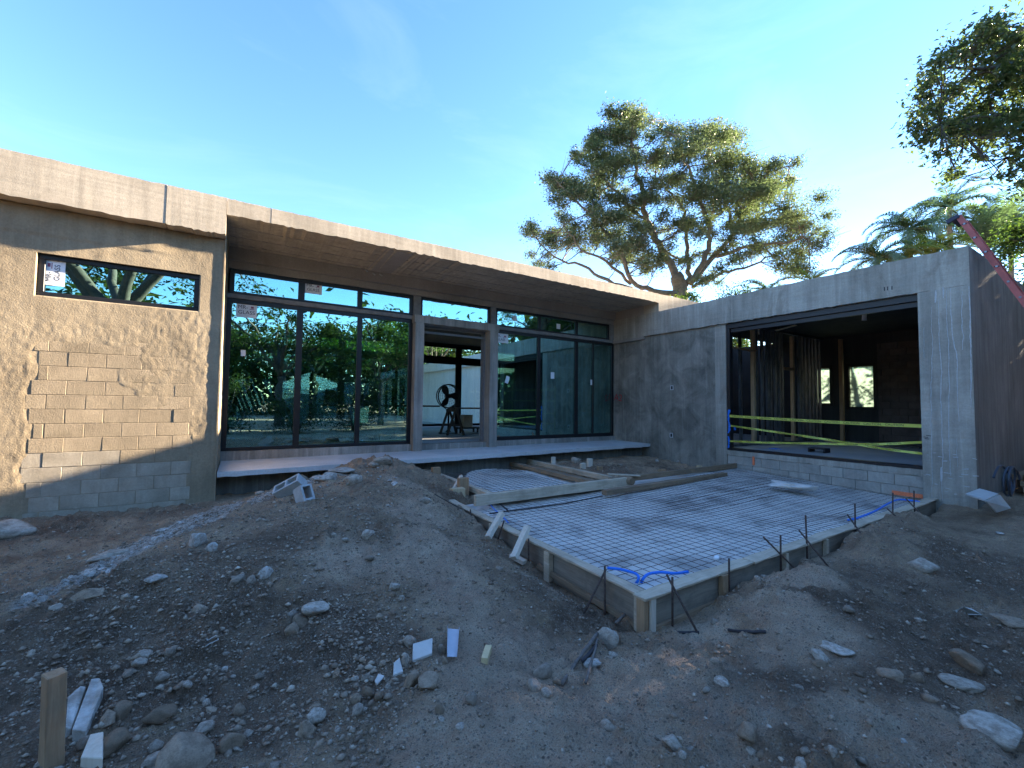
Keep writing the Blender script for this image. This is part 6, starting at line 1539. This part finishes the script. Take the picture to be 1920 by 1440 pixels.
stick([(362, 1256), (361, 1246), (370, 1230), (382, 1218), (398, 1209), (410, 1203), (405, 1195), (392, 1203), (386, 1202)], .003, plain('straw_twine', (.5, .46, .4)), 'thin curl of pale twine on the dark soil at mid-left', .012, cat='twine')
stick([(815, 928), (850, 948), (868, 957)], .006, m_darksteel, 'thin dark wire lying on the soil beside the left formwork', .012, cat='wire')
# hollow concrete blocks on the ridge
m_hb = concrete('hollow_block', (.36, .37, .35), (.50, .50, .48), .0, 3, .5, True)
def hollow(label, loc, rot):
    bm = bmesh.new()
    L, H, W = .38, .19, .15; t = .028; xs = [-L / 2, -L / 2 + t, -t / 2, t / 2, L / 2 - t, L / 2]; ys = [-W / 2, -W / 2 + t, W / 2 - t, W / 2]
    b = MB()
    for i in range(5):
        for j in range(3):
            if j == 1 and i in (1, 3): continue
            b.box((xs[i], ys[j], 0), (xs[i + 1], ys[j + 1], H))
    bm.free(); o = b.build('hollow_block', m_hb)
    bm = bmesh.new(); bm.from_mesh(o.data); bmesh.ops.remove_doubles(bm, verts=bm.verts, dist=1e-5)
    dup = {}
    for f in bm.faces: dup.setdefault(tuple(sorted(v.index for v in f.verts)), []).append(f)
    bmesh.ops.delete(bm, geom=[f for fs in dup.values() if len(fs) > 1 for f in fs], context='FACES'); bm.to_mesh(o.data); bm.free()
    m = o.modifiers.new('bevel', 'BEVEL'); m.width = .004; m.segments = 1; m.limit_method = 'ANGLE'
    o.location = loc; o.rotation_euler = rot
    return tag(o, label, 'concrete block', 'hollow blocks tipped on the ridge')
def frame_rot(core, lng):
    R_ = np.array([.846, -.533, 0]); T_ = np.array([-.53, -.85, 0]); U_ = np.array([0, 0, 1.0])
    c = core[0] * R_ + core[1] * U_ + core[2] * T_; c /= np.linalg.norm(c)
    l = lng[0] * R_ + lng[1] * U_ + lng[2] * T_; l -= (l @ c) * c; l /= np.linalg.norm(l)
    w = np.cross(c, l); return Matrix((l, w, c)).transposed().to_euler()
q = on_ground(553, 926)
hollow('tilted grey hollow concrete block showing its cores, tipped on the soil ridge', q + np.array([0, 0, .03]), frame_rot((-.40, .70, .62), (.85, .45, .0)))
q = on_ground(566, 940)
hollow('second grey hollow block lying broken side up under the tilted one', q + np.array([0, 0, -.03]), frame_rot((.75, .45, .5), (.5, -.7, .3)))

# ================================================================== LOOSE COBBLES AND GRAVEL
cob = [rock_mesh(300 + k, 2 if k % 2 else 1, .26 if k % 3 else .38, (1, RNG.uniform(.65, .95), RNG.uniform(.45, .75)), 2 + k % 4, smooth=bool(k % 2), mat=(m_st_brown, m_st_grey, m_st_brown, m_st_grey)[k % 4]) for k in range(20)]
rg = np.random.default_rng(77); placed = 0; tries = 0
def density(x, y):
    u = 0.25
    d1 = math.exp(-(((x + .1) / .75) ** 2 + ((y - 2.55) / .85) ** 2)); d2 = .7 * math.exp(-(((x - .65) / .45) ** 2 + ((y - 2.7) / .4) ** 2)); d3 = .30 * math.exp(-(((x - .2) / 1.0) ** 2 + ((y - 4.0) / .8) ** 2)); d4 = .30 * math.exp(-(((x - 2.3) / 1.0) ** 2 + ((y - 1.3) / .5) ** 2)); d5 = .35 * math.exp(-(((x - 1.6) / .8) ** 2 + ((y - 6.6) / 1.3) ** 2)); d6 = .4 * math.exp(-(((x - 4.3) / 1.6) ** 2 + ((y - 2.2) / .25) ** 2)) + .3 * math.exp(-(((x - 2.6) / .2) ** 2 + ((y - 4.0) / 1.2) ** 2))
    return min(1, d1 + d2 + d3 + d4 + d5 + d6 + .05)
while placed < 290 and tries < 20000:
    tries += 1; x = rg.uniform(-1.8, 5.0); y = rg.uniform(.5, 8.2)
    if rg.random() > density(x, y) or float(form_mask(np.array(x), np.array(y))) > -.05: continue
    pm = float(path_mask(np.array([x]), np.array([y]))[0])
    if pm > .5 and rg.random() < .85: continue
    if x * .532 + y * .8454 < 1.5: continue
    s = float(np.clip(rg.lognormal(-3.4, .5), .018, .11)); o = bpy.data.objects.new('cobble', cob[rg.integers(0, 20)]); COL.objects.link(o)
    o.location = (x, y, gz(x, y) + s * .06); o.scale = (s, s, s * rg.uniform(.8, 1.1)); o.rotation_euler = (rg.normal(0, .3), rg.normal(0, .3), rg.uniform(0, 6.28))
    tag(o, 'small loose cobble strewn on the dug soil', 'cobble', 'small loose cobbles strewn on the dug soil'); placed += 1
rub = [rock_mesh(600 + k, 2, .35, (1, .8, .45), 7, smooth=False, mat=m_rubble) for k in range(8)]; placed = 0
while placed < 70:
    if placed < 45:
        i = rg.integers(0, len(BAND) - 1); t_ = rg.random(); c = BAND[i] * (1 - t_) + BAND[i + 1] * t_; x, y = c + rg.normal(0, .16, 2)
    else:
        q = on_ground(rg.uniform(580, 745), rg.uniform(868, 915)); x, y = q[0], q[1]
    s = float(np.clip(rg.lognormal(-2.75, .45), .03, .17)); o = bpy.data.objects.new('rubble_chunk', rub[rg.integers(0, 8)]); COL.objects.link(o)
    o.location = (x, y, gz(x, y) + s * .08); o.scale = (s, s, s); o.rotation_euler = (rg.normal(0, .35), rg.normal(0, .35), rg.uniform(0, 6.28))
    tag(o, 'pale angular rubble chunk on the cement streak and ridge top', 'rubble', 'pale rubble chunks on the cement streak and ridge top'); placed += 1
n = 46000
x = rg.uniform(-2.6, 7.5, n * 5); y = rg.uniform(.3, 8.3, n * 5)
pm = path_mask(x, y); dn_ = np.exp(-(((x + .1) / 1.1) ** 2 + ((y - 2.8) / 1.4) ** 2)) + .5 * np.exp(-(((x - .6) / 1.6) ** 2 + ((y - 4.6) / 1.8) ** 2)) + .22 + .35 * band_mask(x, y)
dn_ *= (.35 + .65 * smooth01(fbm(x, y, 21.0, 3, 1.5) + .5))
ok = (rg.random(n * 5) < np.clip(dn_, 0, 1) * (1 - .8 * pm)) & (form_mask(x, y) < -.03) & (x * .532 + y * .8454 > 1.25) & ~((y > 8.42) & (x < -.2))
x = x[ok][:n]; y = y[ok][:n]; n = len(x); z = hground(x, y)
sz = np.clip(rg.lognormal(-4.95, .55, n), .003, .028)
O8 = np.array([[1, 0, 0], [-1, 0, 0], [0, 1, 0], [0, -1, 0], [0, 0, 1], [0, 0, -1], [.7, .7, .1], [-.7, .7, -.1], [-.7, -.7, .1], [.7, -.7, -.1]], float)
F8 = np.array([[4, 0, 6], [4, 6, 2], [4, 2, 7], [4, 7, 1], [4, 1, 8], [4, 8, 3], [4, 3, 9], [4, 9, 0], [5, 6, 0], [5, 2, 6], [5, 7, 2], [5, 1, 7], [5, 8, 1], [5, 3, 8], [5, 9, 3], [5, 0, 9]])
th = rg.uniform(0, 6.28, n); Vv = O8[None] * rg.uniform(.65, 1.2, (n, 10, 1)) * np.stack([np.ones(n), rg.uniform(.6, 1, n), rg.uniform(.45, .8, n)], -1)[:, None, :] * sz[:, None, None]
cx_, sx_ = np.cos(th)[:, None], np.sin(th)[:, None]
Vw = np.stack([Vv[..., 0] * cx_ - Vv[..., 1] * sx_ + x[:, None], Vv[..., 0] * sx_ + Vv[..., 1] * cx_ + y[:, None], Vv[..., 2] + (z + sz * .2)[:, None]], -1).reshape(-1, 3)
Fw = (F8[None] + (np.arange(n) * 10)[:, None, None]).reshape(-1, 3)
m_gr = Mat('loose_gravel', rough=.9, spec=.2); ga = m_gr.n('ShaderNodeAttribute', attribute_name='tint'); m_gr.col(m_gr.ramp(ga.outputs['Fac'], [(0, (.15, .108, .074)), (.5, (.32, .25, .18)), (.85, (.50, .42, .32)), (1, (.68, .61, .50))]))
me = np_mesh('gravel', Vw, Fw, m_gr.m, smooth=True); a = me.attributes.new('tint', 'FLOAT', 'POINT'); a.data.foreach_set('value', np.repeat(np.clip(rg.beta(2, 3.6, n), 0, 1), 10).astype(np.float32))
tag(link('gravel', me, None), 'fine mixed gravel scattered over the dug soil', 'gravel', kind='stuff')
